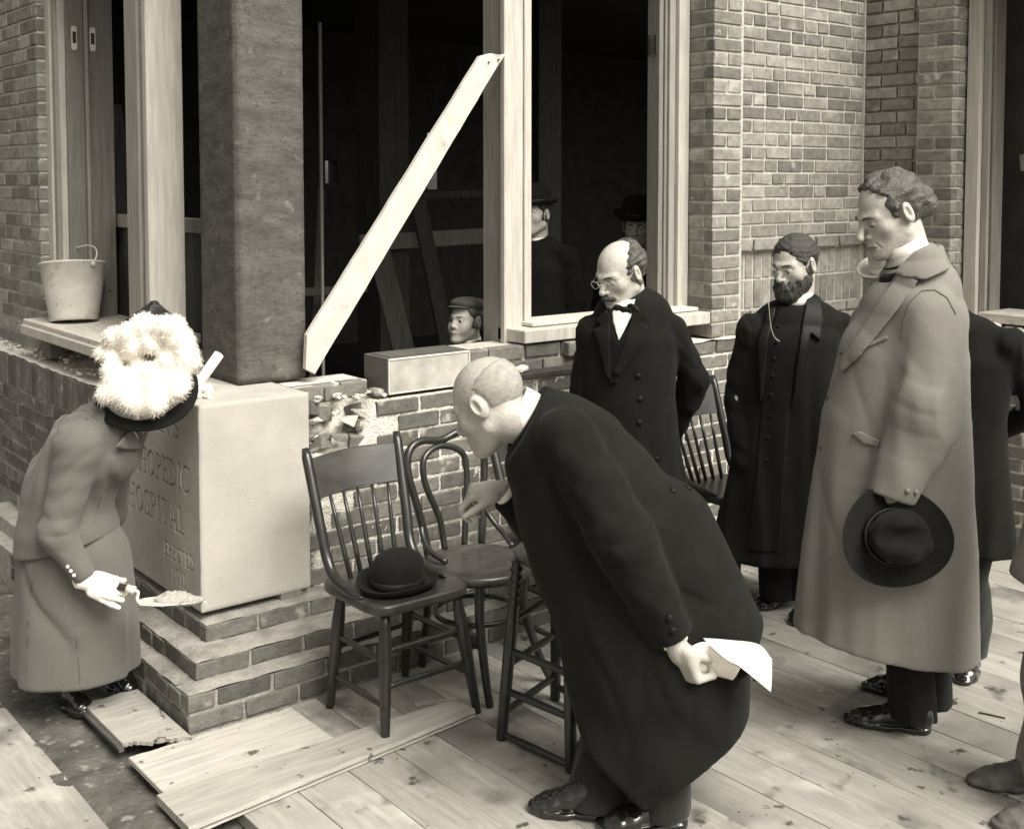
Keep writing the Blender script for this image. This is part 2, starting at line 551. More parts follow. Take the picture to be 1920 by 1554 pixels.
def soldiers(root, org, rz, u0, u1, z0, m, h=.142, pitch=.0695):
    ud = (math.cos(rz), math.sin(rz))
    n = max(1, round((u1-u0)/pitch)); p = (u1-u0)/n
    for k in range(n):
        c = u0+(k+.5)*p
        put_brick(root, 'v', (org[0]+ud[0]*c, org[1]+ud[1]*c, z0), rz, m, sx=(p-.011)/.058, sz=h/.142)
def mortar_sheet(root, org, rz, u0, u1, z0, z1, depth, amp, m, res=.014, thick=.10, deep=None, seed=5):
    """uneven mortar bed behind the brick faces: front sheet plus a slab behind it"""
    nu = max(2, int((u1-u0)/res)); nz = max(2, int((z1-z0)/res))
    us = np.linspace(u0, u1, nu); zs = np.linspace(z0, z1, nz)
    U, Zz = np.meshgrid(us, zs, indexing='ij')
    d = depth+amp*snoise(U, Zz, 22, seed, 4)*.6+amp*.5*np.random.default_rng(seed).normal(size=U.shape)
    if deep is not None: d = d+deep(U, Zz)
    c, s = math.cos(rz), math.sin(rz)
    X = org[0]+c*U-s*d; Y = org[1]+s*U+c*d
    b = MB()
    b.v = list(map(tuple, np.stack([X, Y, Zz], -1).reshape(-1, 3).tolist()))
    b.f = [(i*nz+j, (i+1)*nz+j, (i+1)*nz+j+1, i*nz+j+1) for i in range(nu-1) for j in range(nz-1)]
    return b.build('mortar', m, root, smooth=True)
def lump(c, r, seed, squash=(1, 1, 1), sub=2):
    bm = bmesh.new()
    bmesh.ops.create_icosphere(bm, subdivisions=sub, radius=1)
    rr = np.random.default_rng(seed)
    w = rr.normal(size=(4, 3))*2.2
    ph = rr.uniform(0, 6.28, 4)
    for v in bm.verts:
        q = np.array(v.co)
        k = 1+.22*float(np.sum(np.sin(w @ q+ph))/2)+rr.normal()*.05
        v.co = Vector(q*k*r*np.array(squash))+Vector(c)
    me = bpy.data.meshes.new('lump'); bm.to_mesh(me); bm.free()
    return me
def join_lumps(name, m, parent, specs, base=None, sub=1):
    b = MB()
    for (c, r, seed, sq) in specs:
        me = lump(c, r, seed, sq, sub)
        b.add([tuple(v.co) for v in me.vertices], [tuple(p.vertices) for p in me.polygons])
        bpy.data.meshes.remove(me)
    return b.build(name, m, parent, base=base, smooth=False)

def chunks(name, m, parent, specs, **kw):
    """angular broken pieces: convex hulls of a few scattered points"""
    b = MB()
    for (c, r, seed, sq) in specs:
        rr = np.random.default_rng(seed+500)
        bm = bmesh.new()
        for q in rr.uniform(-1, 1, (11, 3))*np.array(sq)*r*1.25: bm.verts.new(Vector(np.asarray(c)+q))
        bmesh.ops.convex_hull(bm, input=bm.verts)
        bm.verts.index_update()
        used = [v for v in bm.verts if v.link_faces]
        ix = {v: i for i, v in enumerate(used)}
        b.add([tuple(v.co) for v in used], [tuple(ix[v] for v in f.verts) for f in bm.faces])
        bm.free()
    o = b.build(name, m, parent, bevel=.0015)
    tag(o, kind='stuff')
    return o
# ---- stepped footing under the stone
ft = empty('brick_footing', (1.60, 3.74, -.08), 'stepped dark brick footing with dusty treads under the pale cornerstone', 'footing')
MB().box(1.592, 3.6, 3.726, 4.6, -.08, .118).build('core', 'dark_mortar', ft)
MB().box(1.592, 2.6, 4.6, 6.6, -.08, .118).build('core', 'dark_mortar', ft)
MB().box(1.66, 3.55, 3.808, 4.62, .118, .19).build('core', 'dark_mortar', ft)
MB().box(1.66, 2.6, 4.62, 6.4, .118, .19).build('core', 'dark_mortar', ft)
MB().box(1.757, 3.5, 3.942, 4.64, .19, .262).build('core', 'dark_mortar', ft)
MB().box(1.757, 2.6, 4.64, 6.2, .19, .262).build('core', 'dark_mortar', ft)
rows(ft, (1.587, 3.72), RY, 0, 1.95, -.008, 2, 'dark_brick', .068, 'running', 3, jit=.004)
rows(ft, (1.586, 3.721), RX, -2.0, -.055, -.008, 2, 'dark_brick', .068, 'header', 4, jit=.004)
rows(ft, (1.653, 3.80), RY, 0, 1.85, .130, 1, 'dark_brick', .068, 'running', 5, jit=.004)
rows(ft, (1.652, 3.801), RX, -1.9, -.055, .130, 1, 'dark_brick', .068, 'header', 6, jit=.004)
rows(ft, (1.751, 3.934), RY, 0, 1.7, .199, 1, 'dark_brick', .068, 'running', 7, jit=.004)
rows(ft, (1.750, 3.935), RX, -1.7, -.055, .199, 1, 'dark_brick', .068, 'header', 8, jit=.004)
def tread(x0, x1, y0, y1, z, sd):
    heightgrid('tread_dust', 'step_dust', x0, x1, y0, y1, max(4, int((x1-x0)/.018)), max(4, int((y1-y0)/.018)),
               lambda X, Y: z+.003*snoise(X, Y, 30, sd, 4)+.006*np.clip(1-np.minimum(np.minimum(X-x0, Y-y0), .04)/.04, 0, 1)*-1.2, ft)
tread(1.590, 3.5, 3.724, 3.83, .134, 11); tread(1.590, 1.68, 3.83, 5.7, .134, 12)
tread(1.656, 3.5, 3.804, 3.96, .203, 13); tread(1.656, 1.78, 3.96, 5.6, .203, 14)
tread(1.754, 3.4, 3.938, 4.06, .271, 15); tread(1.754, 2.22, 4.06, 5.0, .271, 16)
for (x, y, w, d) in ((2.075, 3.985, .09, .06), (2.165, 4.0, .03, .06), (1.80, 4.5, .06, .08), (1.78, 4.9, .08, .05), (2.1, 4.6, .08, .08)):
    MB().box(x, x+w, y, y+d, .266, .298).build('wedge', 'shaded_stile_wood', ft, bevel=.002)

# ---- base wall along the yard, broken where it will be toothed into the stone
bw_ = empty('brick_base_wall', (2.3, 4.03, 0), 'rough brick base wall with pale mortar behind the chairs, broken at its left end', 'wall')
def edge_at(z):
    k = int(round(z/.0695))
    t = [.02, .05, .02, .05, .01, .09, .02, .12, .03, .06, .20, .30, .24, .34, .4]
    return t[max(0, min(k, len(t)-1))]
rows(bw_, (2.215, 4.03), RY, 1.2, 3.66, .0, 4, 'common_brick', .0695, 'running', 20, jit=.004)
rows(bw_, (2.215, 4.03), RY, 0, 3.66, .278, 10, 'common_brick', .0695, 'running', 21, skip=lambda c, z, L: c-L/2 < edge_at(z)-.02, jit=.004)
def deepfn(U, Zz):
    e = np.interp(Zz, [0, .4, .6, .72, .78, .98], [.03, .05, .08, .08, .26, .34])
    return .085*np.clip((e-U)/.04, 0, 1)*(1+.35*snoise(U, Zz, 16, 77, 4))
mortar_sheet(bw_, (2.205, 4.03), RY, 0, 3.68, -.05, .976, .007, .0032, 'pale_mortar', .011, deep=deepfn)
MB().box(2.205, 5.9, 4.16, 4.36, .0, .972).build('core', 'mortar', bw_)
MB().box(2.66, 5.9, 4.06, 4.2, .262, .970).build('core', 'mortar', bw_)
rows(bw_, (2.215, 4.135), RY, 0, .34, .972, 1, 'common_brick', .075, 'running', 22)
MB().box(2.23, 2.56, 4.15, 4.34, .972, 1.040).build('core', 'pale_mortar', bw_)
rows(bw_, (3.06, 4.115), RY, 0, .66, .98, 2, 'common_brick', .07, 'running', 23)
MB().box(3.07, 3.72, 4.13, 4.34, .972, 1.112).build('core', 'mortar', bw_)
rows(bw_, (3.74, 4.05), RY, 0, 2.14, .975, 1, 'common_brick', .0695, 'running', 24)
MB().box(3.74, 5.9, 4.066, 4.34, .972, 1.036).build('core', 'pale_mortar', bw_)
heightgrid('ledge_mortar', 'pale_mortar', 3.74, 5.86, 4.045, 4.16, 120, 12, lambda X, Y: 1.044+.006*snoise(X, Y, 25, 31), bw_)
MB().box(2.95, 3.9, 4.022, 4.115, .978, 1.003).build('iron_strip', 'iron', bw_, bevel=.003)
# chunks of broken brick and lumps of mortar in the gap
for k, (x, y, z, rz, ry, L) in enumerate(((2.33, 4.07, .80, .5, .15, .7), (2.47, 4.06, .775, -.3, .05, .8), (2.36, 4.10, .90, .9, .2, .6),
                                         (2.50, 4.09, .905, .2, -.1, .7), (2.27, 4.09, .70, .3, .3, .5), (2.29, 4.08, .55, -.4, .1, .6),
                                         (2.31, 4.07, .41, .6, -.2, .6), (2.27, 4.085, .34, .2, .1, .7), (2.40, 4.13, .975, .1, 0, .9), (2.29, 4.085, .935, .7, .25, .7), (2.45, 4.10, .845, -.6, .2, .6), (2.26, 4.07, .625, .9, .2, .5), (2.25, 4.08, .48, -.3, .3, .6), (2.30, 4.105, .855, .2, -.3, .8))):
    o = put_brick(bw_, 'h', (x, y, z), rz, 'common_brick', sx=L*1.1)
    o.rotation_euler = (random.gauss(0, .12), ry, rz)
    o.name = 'broken_brick'
specs = []
for k in range(46):
    z = random.uniform(.30, .98)
    e = np.interp(z, [0, .4, .6, .72, .78, .98], [.05, .06, .08, .10, .30, .38])
    specs.append(((2.225+random.uniform(0, 1)*e, 4.055+random.uniform(0, .06), z), random.uniform(.010, .030), k, (1.6, .8, .7)))
chunks('mortar_chunks', 'mortar', bw_, specs[::2])
chunks('brick_chunks', 'common_brick', bw_, specs[1::2])
join_lumps('mortar_crumbs', 'mortar', bw_, [((random.uniform(2.25, 3.0), random.uniform(4.05, 4.25), .985+random.uniform(0, .02)), random.uniform(.006, .02), k, (1.2, 1, .6)) for k in range(70)], sub=1)

# ---- tall face-brick wall and pilaster on the right
ua = empty('pilaster_wall', (5.2, 4.1, 1.045), 'light face brick wall with a pilaster and soldier courses behind the bearded man', 'wall')
zc = 1.05
NR = 27
rows(ua, (4.598, 4.10), RY, 0, .212, zc, NR, 'face_brick', .0695, 'mixed', 41)
rows(ua, (4.597, 4.101), RX, -.168, -.058, zc, NR, 'face_brick', .0695, 'mixed', 42)
MB().box(4.603, 4.83, 4.107, 4.34, zc, 2.93).build('core', 'mortar', ua)
rows(ua, (4.826, 4.122), RY, 0, 1.075, 1.050, 2, 'face_brick', .0600, 'running', 43)
soldiers(ua, (4.826, 4.140), RY, 0, 1.075, 1.176, 'face_brick', .148)
soldiers(ua, (4.826, 4.140), RY, 0, 1.075, 1.335, 'face_brick', .138)
rows(ua, (4.826, 4.105), RY, 0, 1.075, 1.481, 1, 'face_brick', .0695, 'mixed', 44)
rows(ua, (4.826, 4.122), RY, 0, 1.075, 1.5505, 20, 'face_brick', .0695, 'mixed', 45)
MB().box(4.826, 5.93, 4.129, 4.34, 1.48, 2.93).build('core', 'mortar', ua)
MB().box(4.826, 5.93, 4.146, 4.34, zc, 1.48).build('core', 'mortar', ua)
MB().box(4.59, 6.4, 4.09, 4.40, 2.93, 3.4).build('lintel', 'mortar', ua)
# ---- return wall facing left, far right
ub = empty('return_wall', (5.9, 3.8, 0), 'face brick return wall with its own pilaster at the right edge, beside the boarded window', 'wall')
rows(ub, (5.90, 4.122), RX, .005, .366, 1.050, 2, 'face_brick', .0600, 'running', 51)
soldiers(ub, (5.915, 4.122), RX, .005, .366, 1.176, 'face_brick', .148)
soldiers(ub, (5.915, 4.122), RX, .005, .366, 1.335, 'face_brick', .138)
rows(ub, (5.883, 4.122), RX, .005, .366, 1.481, 1, 'face_brick', .0695, 'mixed', 52)
rows(ub, (5.90, 4.122), RX, .012, .366, 1.5505, 20, 'face_brick', .0695, 'mixed', 53)
MB().box(5.922, 6.2, 3.76, 4.12, 1.045, 2.93).build('core', 'mortar', ub)
rows(ub, (5.872, 3.75), RX, 0, .212, zc, NR, 'face_brick', .0695, 'mixed', 54)
rows(ub, (5.873, 3.540), RY, .062, .16, zc, NR, 'face_brick', .0695, 'header', 55)
MB().box(5.879, 6.2, 3.546, 3.757, zc, 2.93).build('core', 'mortar', ub)
rows(ub, (5.83, 4.03), RX, 0, 1.6, 0, 15, 'common_brick', .0695, 'running', 56, skip=lambda c, z, L: c > .62 and z > .88 and random.random() < .7, jit=.004)
mortar_sheet(ub, (5.83, 4.03), RX, 0, 1.7, -.02, 1.04, .007, .003, 'pale_mortar', .013)
MB().box(5.90, 6.2, 1.6, 4.03, -.08, 1.03).build('core', 'mortar', ub)
heightgrid('ledge_mortar', 'pale_mortar', 5.835, 6.15, 2.4, 4.04, 30, 130, lambda X, Y: 1.04+.012*snoise(X, Y, 18, 32)+.03*np.clip(3.5-Y, 0, 1)*0, ub)
chunks('rubble', 'pale_mortar', ub, [((random.uniform(5.84, 6.05), random.uniform(2.6, 3.5), 1.05+random.uniform(0, .05)), random.uniform(.02, .06), k, (1.1, 1.2, .7)) for k in range(46)])
MB().box(5.88, 6.4, 2.0, 3.53, 2.93, 3.4).build('lintel', 'mortar', ub)

MB().box(5.893, 5.95, 4.113, 4.16, 1.05, 2.93).build('corner_mortar', 'mortar', ub)
# ---- left: low wall with rowlock top, and the brick jamb above it
lc = empty('low_brick_wall', (1.76, 5.6, 0), 'low dark brick wall with upright top course behind the woman', 'wall')
rows(lc, (1.755, 4.985), RX, -2.1, -.01, .262, 8, 'dark_brick', .0695, 'mixed', 61, jit=.004)
soldiers(lc, (1.755, 4.985), RX, -2.1, -.01, .822, 'dark_brick', .15, .066)
mortar_sheet(lc, (1.755, 4.985), RX, -2.1, 0, .26, .975, .007, .003, 'dark_mortar', .014)
MB().box(1.80, 2.3, 4.99, 7.2, .0, .968).build('core', 'dark_mortar', lc)
heightgrid('ledge_mortar', 'mortar', 1.757, 2.25, 4.99, 7.1, 40, 150, lambda X, Y: .978+.005*snoise(X, Y, 25, 33)+.02*np.clip((X-1.85)*3, 0, 1), lc)
join_lumps('rubble', 'mortar', lc, [((random.uniform(1.78, 2.05), random.uniform(5.0, 7.0), .988+random.uniform(0, .015)), random.uniform(.004, .017), k, (1.1, 1.2, .6)) for k in range(150)], sub=1)
uc = empty('brick_jamb', (1.87, 6.5, 1.0), 'strip of dark face brick wall at the far left beside the window frame', 'wall')
rows(uc, (1.87, 6.10), RX, -1.0, 0, .99, 28, 'face_brick', .0695, 'mixed', 62)
MB().box(1.878, 2.2, 6.105, 7.15, .97, 2.93).build('core', 'mortar', uc)
MB().box(1.86, 2.3, 4.9, 7.2, 2.94, 3.4).build('lintel', 'mortar', uc)

# ================================================================== CORNERSTONE with cut lettering
SERIF = {  # strokes: ('s' straight, x0,y0,x1,y1,width) in a 0..1 cap height box; ('a' arc cx,cy,rx,ry,a0,a1,width thick)
 'E': (.58, [('s', .12, 0, .12, 1, .12), ('s', .0, .97, .54, .97, .06), ('s', .12, .52, .42, .52, .06), ('s', 0, .03, .58, .03, .06), ('s', .54, .97, .54, .8, .05), ('s', .57, .03, .57, .2, .05), ('s', .42, .42, .42, .62, .05)]),
 'N': (.86, [('s', .12, 0, .12, 1, .06), ('s', .12, .98, .72, .02, .12), ('s', .74, 0, .74, 1, .06), ('s', 0, .98, .2, .98, .05), ('s', .62, .98, .86, .98, .05), ('s', .02, .02, .24, .02, .05)]),
 "'": (.18, [('s', .09, .75, .09, 1, .08)]),
 'S': (.54, [('a', .27, .745, .22, .23, 20, 270, .11), ('a', .27, .265, .24, .25, -160, 90, .11), ('s', .49, .8, .49, .98, .05), ('s', .03, .02, .03, .22, .05)]),
 'O': (.90, [('a', .45, .5, .39, .48, 0, 360, .12)]),
 'P': (.60, [('s', .14, 0, .14, 1, .12), ('a', .2, .74, .34, .24, -90, 90, .11), ('s', .0, .97, .22, .97, .05), ('s', .14, .5, .25, .5, .05), ('s', 0, .03, .28, .03, .05)]),
 'D': (.82, [('s', .14, 0, .14, 1, .12), ('a', .2, .5, .54, .48, -90, 90, .12), ('s', 0, .97, .22, .97, .05), ('s', 0, .03, .22, .03, .05)]),
 'I': (.30, [('s', .15, 0, .15, 1, .12), ('s', .02, .97, .28, .97, .05), ('s', .02, .03, .28, .03, .05)]),
 'C': (.78, [('a', .43, .5, .38, .48, 42, 318, .12), ('s', .72, .78, .72, .98, .05), ('s', .72, .04, .72, .2, .05)]),
 'H': (.86, [('s', .14, 0, .14, 1, .12), ('s', .72, 0, .72, 1, .12), ('s', .14, .52, .72, .52, .05), ('s', 0, .97, .28, .97, .05), ('s', .58, .97, .86, .97, .05), ('s', 0, .03, .28, .03, .05), ('s', .58, .03, .86, .03, .05)]),
 'T': (.70, [('s', .35, 0, .35, 1, .12), ('s', .02, .97, .68, .97, .06), ('s', .02, .97, .02, .8, .05), ('s', .68, .97, .68, .8, .05), ('s', .2, .03, .5, .03, .05)]),
 'A': (.84, [('s', .08, 0, .42, 1, .05), ('s', .42, 1, .76, 0, .12), ('s', .2, .36, .64, .36, .05), ('s', -.02, .03, .2, .03, .05), ('s', .62, .03, .88, .03, .05)]),
 'L': (.60, [('s', .14, 0, .14, 1, .12), ('s', 0, .03, .58, .03, .06), ('s', .57, .03, .57, .24, .05), ('s', 0, .97, .28, .97, .05)]),
 'R': (.74, [('s', .14, 0, .14, 1, .12), ('a', .2, .74, .32, .24, -90, 90, .11), ('s', .3, .5, .7, .03, .11), ('s', 0, .97, .22, .97, .05), ('s', 0, .03, .28, .03, .05)]),
 '1': (.34, [('s', .18, 0, .18, 1, .11), ('s', .06, .86, .18, .98, .05), ('s', .04, .03, .32, .03, .05)]),
 '9': (.56, [('a', .28, .68, .22, .30, 0, 360, .09), ('a', .1, .6, .40, .56, -60, 10, .09)]),
}
def text_strokes(txt, u0, v0, h, gap=.12, usq=1.0):
    """list of capsule strokes (ax,ay,bx,by,halfwidth); u grows to the reader's right"""
    out = []
    u = u0
    for ch in txt:
        if ch == ' ': u += .4*h; continue
        w, st = SERIF[ch]
        for s in st:
            if s[0] == 's': out.append((u+s[1]*h*usq, v0+s[2]*h, u+s[3]*h*usq, v0+s[4]*h, s[5]*h/2))
            else:
                _, cx, cy, rx, ry, a0, a1, wd = s
                n = 16
                pts = []
                for k in range(n+1):
                    a = math.radians(a0+(a1-a0)*k/n)
                    pts.append((u+(cx+rx*math.cos(a))*h*usq, v0+(cy+ry*math.sin(a))*h, (.45+.55*abs(math.cos(a)))*wd*h/2))
                for p, q in zip(pts, pts[1:]): out.append((p[0], p[1], q[0], q[1], (p[2]+q[2])/2))
        u += (w+gap)*h*usq
    return out, u-gap*h*usq
def text_right(txt, uend, v0, h, gap=.12, usq=1.0):
    _, e = text_strokes(txt, 0, v0, h, gap, usq)
    return text_strokes(txt, uend-e, v0, h, gap, usq)[0]
SX0, SX1, SY0, SY1, SZ0, SZ1 = 1.755, 2.20, 3.98, 4.98, .297, 1.052
st = empty('cornerstone', (1.98, 4.45, .297), 'large pale limestone block with cut lettering on its left face on wooden wedges', 'stone')
# left face is read from the far end (u=0 at y=4.98) to the near edge (u=1.0)
strokes = []
strokes += text_right("CHILDREN'S", .815, .605, .088, .13, .92)
strokes += text_right('ORTHOPEDIC', .905, .415, .098, .10, .90)
strokes += text_right('HOSPITAL', .855, .250, .098, .14, .90)
strokes += text_right('ERECTED', .935, .135, .054, .14, .88)
strokes += text_right('1911', .86, .050, .054, .30, .9)
nu, nv = 480, 420
us_ = np.concatenate([np.linspace(0, .34, 60), np.linspace(.34, 1.0, 421)[1:]])
U, V = np.meshgrid(us_, np.linspace(0, SZ1-SZ0, nv), indexing='ij')
D = np.zeros_like(U)
for (ax, ay, bx, by, hw) in strokes:
    i0, i1 = np.searchsorted(us_, min(ax, bx)-.012), np.searchsorted(us_, max(ax, bx)+.012)+1
    j0, j1 = int((min(ay, by)-.012)/(SZ1-SZ0)*(nv-1)), int((max(ay, by)+.012)/(SZ1-SZ0)*(nv-1))+2
    i0, j0 = max(0, i0), max(0, j0)
    uu, vv = U[i0:i1, j0:j1], V[i0:i1, j0:j1]
    dx, dy = bx-ax, by-ay
    t = np.clip(((uu-ax)*dx+(vv-ay)*dy)/(dx*dx+dy*dy+1e-12), 0, 1)
    dist = np.hypot(uu-ax-t*dx, vv-ay-t*dy)
    D[i0:i1, j0:j1] = np.maximum(D[i0:i1, j0:j1], np.clip((hw+.0012-dist)/hw*2.4, 0, 1)*.016)
edge = np.minimum(np.minimum(U, 1.0-U), np.minimum(V, SZ1-SZ0-V))
ROUND = .004*np.clip(1-edge/.006, 0, 1)**2
b = MB()
b.v = list(map(tuple, np.stack([SX0+D+ROUND+.0008*snoise(U, V, 30, 8, 3), SY1-U, SZ0+V], -1).reshape(-1, 3).tolist()))
b.f = [(i*nv+j, (i+1)*nv+j, (i+1)*nv+j+1, i*nv+j+1) for i in range(nu-1) for j in range(nv-1)]
b.build('inscribed_face', 'limestone', st, smooth=True)
b = MB()
def face_grid(b, fn, n1, n2):
    s = len(b.v)
    for i in range(n1):
        for j in range(n2): b.v.append(fn(i/(n1-1), j/(n2-1)))
    b.f += [(s+i*n2+j, s+(i+1)*n2+j, s+(i+1)*n2+j+1, s+i*n2+j+1) for i in range(n1-1) for j in range(n2-1)]
def chip(a, bq):
    e = min(a, 1-a, bq, 1-bq)
    return .004*max(0, 1-e/.012)**2
nz_ = lambda a, c: .0003*math.sin(23*a+7*c)*math.sin(17*c-5*a)
face_grid(b, lambda a, c: (SX0+.004+(SX1-SX0-.004)*a, SY0+chip(a, c)+nz_(a, c), SZ0+(SZ1-SZ0)*c), 60, 90)
face_grid(b, lambda a, c: (SX1-chip(a, c), SY0+.004+(SY1-SY0-.004)*a, SZ0+(SZ1-SZ0)*c), 30, 30)
face_grid(b, lambda a, c: (SX0+.003+(SX1-SX0-.003)*a, SY0+.003+(SY1-SY0-.003)*c, SZ1-.002+.012*max(0, math.sin(9*a+1)*math.sin(7*c+2))*(1-abs(2*a-1)**4)*(1 if c > .12 else c/.12)), 60, 90)
face_grid(b, lambda a, c: (SX0+.003+(SX1-SX0-.003)*a, SY0+.003+(SY1-SY0-.003)*c, SZ0+.001), 4, 4)
face_grid(b, lambda a, c: (SX0+.003+(SX1-SX0-.003)*a, SY1-.001, SZ0+(SZ1-SZ0)*c), 4, 4)
b.build('stone_block', 'limestone', st, smooth=False)
autosmooth(st.children[-1] if False else bpy.data.objects['stone_block'], 30)

# ================================================================== TIMBER PILLAR, POSTS, WINDOW FRAMES
def gridbox(name, m, x0, x1, y0, y1, z0, z1, amp, sc, seed, parent=None, base=None, step=.02, bev=.006):
    """box with subdivided faces, roughened: rough-sawn timber"""
    bm = bmesh.new()
    bmesh.ops.create_cube(bm, size=1)
    for v in bm.verts: v.co = Vector(((x0+x1)/2+v.co.x*(x1-x0), (y0+y1)/2+v.co.y*(y1-y0), (z0+z1)/2+v.co.z*(z1-z0)))
    bmesh.ops.bevel(bm, geom=list(bm.edges), offset=bev, segments=2, affect='EDGES')
    for ax in range(3):
        lo, hi = (x0, y0, z0)[ax], (x1, y1, z1)[ax]
        n = int((hi-lo)/step)
        no = [0, 0, 0]; no[ax] = 1
        for k in range(1, n):
            co = [0, 0, 0]; co[ax] = lo+(hi-lo)*k/n
            bmesh.ops.bisect_plane(bm, geom=list(bm.verts)+list(bm.edges)+list(bm.faces), plane_co=co, plane_no=no)
    me = bpy.data.meshes.new(name); bm.to_mesh(me); bm.free()
    roughen(me, amp, sc, seed)
    return link(name, me, m, parent, base, smooth=True)
o = gridbox('timber_pillar', 'sawn_timber', 2.055, 2.352, 4.275, 4.615, 1.05, 2.93, .0005, 24, 3, base=(2.2, 4.44, 1.05), step=.03)
tag(o, 'massive dark rough sawn timber pillar standing on the building corner behind the stone', 'pillar')

pa = empty('window_post', (3.43, 4.33, 1.1), 'pale wooden window post that holds the top of the diagonal brace', 'post')
MB().box(3.360, 3.455, 4.262, 4.410, 1.10, 2.93).build('post_body', 'grey_wood', pa, bevel=.003)
MB().box(3.346, 3.430, 4.232, 4.262, 1.08, 2.93).build('casing', 'pale_wood', pa, bevel=.003)
MB().box(3.432, 3.468, 4.246, 4.30, 1.095, 2.93).build('casing', 'pale_wood', pa, bevel=.004)
MB().box(3.470, 3.512, 4.238, 4.40, 1.11, 2.93).build('casing', 'pale_wood', pa, bevel=.003)
MB().box(3.455, 3.490, 4.30, 4.42, 1.09, 2.93).build('stile', 'shaded_stile_wood', pa, bevel=.002)

wa = empty('window_frame', (4.0, 4.35, 1.1), 'pale wooden window frame and sill behind the man with the bow tie', 'window frame')
o = MB().box(3.36, 4.59, 4.10, 4.30, 1.122, 1.182).build('sill', 'pale_wood', wa, bevel=.004)
MB().box(3.46, 4.57, 4.165, 4.36, 1.186, 1.204).build('sill_board', 'sill_wood', wa, bevel=.003)
MB().box(4.515, 4.592, 4.262, 4.33, 1.19, 2.93).build('casing', 'pale_wood', wa, bevel=.003)
MB().box(4.470, 4.513, 4.285, 4.36, 1.19, 2.93).build('stop', 'grey_wood', wa, bevel=.003)
MB().box(4.450, 4.468, 4.30, 4.38, 1.19, 2.93).build('stop', 'shaded_stile_wood', wa, bevel=.002)
MB().box(4.418, 4.448, 4.31, 4.395, 1.19, 2.93).build('stile', 'shaded_stile_wood', wa, bevel=.002)
for y in (4.332, 4.372):
    MB().box(4.408, 4.4165, y-.010, y+.010, 2.50, 2.60).build('pulley_plate', 'iron', wa, bevel=.002)
MB().box(3.6, 3.75, 4.075, 4.16, 1.046, 1.112).build('packing_brick', 'common_brick', wa, bevel=.004)

# left window
wc = empty('window_frame', (2.0, 5.5, 1.1), 'tall wooden window frame at the left with sash pulleys and the bucket on its sill', 'window frame')
MB().box(1.915, 1.960, 6.035, 6.135, 1.16, 2.93).build('casing', 'pale_wood', wc, bevel=.003)
MB().box(1.925, 1.985, 5.985, 6.033, 1.16, 2.93).build('stop', 'grey_wood', wc, bevel=.003)
MB().box(1.935, 1.990, 5.948, 5.983, 1.16, 2.93).build('stop', 'pale_wood', wc, bevel=.003)
MB().box(1.960, 2.045, 5.925, 5.946, 1.16, 2.93).build('stile', 'shaded_stile_wood', wc, bevel=.002)
MB().box(2.047, 2.062, 5.905, 5.94, 1.16, 2.93).build('parting_strip', 'grey_wood', wc, bevel=.002)
MB().box(2.064, 2.190, 5.925, 5.946, 1.16, 2.93).build('stile', 'shaded_stile_wood', wc, bevel=.002)
for x in (2.000, 2.090):
    pl = MB().prism([(-.014, -.045), (-.010, -.058), (.010, -.058), (.014, -.045), (.014, .045), (.010, .058), (-.010, .058), (-.014, .045)],
                    (x, 5.921, 2.55), (1, 0, 0), (0, 0, 1), (0, .0035, 0)).build('pulley_plate', 'steel', wc)
    MB().prism([(-.0085, -.026), (.0085, -.026), (.0085, .030), (-.0085, .030)], (x, 5.919, 2.55), (1, 0, 0), (0, 0, 1), (0, .0015, 0)).build('pulley_slot', 'interior_dark', pl)
    MB().lathe([(.016, -.004), (.019, 0), (.016, .004)], (x, 5.925, 2.552), (1, 0, 0), 16).build('pulley_wheel', 'iron', pl, smooth=True)
MB().box(2.12, 2.165, 5.921, 5.924, 1.3, 1.90).build('pocket_piece', 'shaded_stile_wood', wc, bevel=.001)
MB().box(1.775, 2.22, 4.99, 6.09, 1.128, 1.172).build('sill', 'sill_wood', wc, bevel=.004)
MB().box(1.765, 1.800, 4.98, 6.10, 1.095, 1.146).build('sill_nosing', 'pale_wood', wc, bevel=.006)
MB().box(1.83, 1.90, 5.86, 5.98, .99, 1.095).build('packing_block', 'common_brick', wc, bevel=.004)
MB().box(1.86, 1.93, 5.12, 5.25, .99, 1.095).build('packing_block', 'common_brick', wc, bevel=.004)
pc = empty('window_post', (2.02, 4.95, 1.15), 'pale wooden window post between the left window and the timber pillar', 'post')
MB().box(1.930, 1.955, 4.945, 5.085, 1.175, 2.93).build('casing', 'grey_wood', pc, bevel=.003)
MB().box(1.945, 1.985, 4.905, 4.943, 1.175, 2.93).build('casing', 'grey_wood', pc, bevel=.004)
MB().box(1.935, 2.095, 4.860, 4.903, 1.12, 2.93).build('post_body', 'pale_wood', pc, bevel=.003)
MB().box(1.957, 2.12, 4.945, 5.10, 1.175, 2.93).build('post_core', 'shaded_stile_wood', pc, bevel=.003)
MB().box(2.0, 2.12, 4.70, 4.86, 1.10, 1.135).build('sill_end', 'pale_wood', pc, bevel=.003)
# rail and lower panel between the posts
rl = empty('window_rail', (2.3, 5.2, 1.2), 'dark boarding with a pale top rail across the lower half of the left window', 'boarding')
MB().box(2.20, 2.235, 4.62, 6.2, 1.62, 1.685).build('rail', 'grey_wood', rl, bevel=.003)
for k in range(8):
    MB().box(2.236, 2.256, 4.63+k*.196, 4.63+k*.196+.19, 1.0, 1.62).build('panel', 'interior_board' if k < 2 else 'interior_wood', rl, bevel=.002)

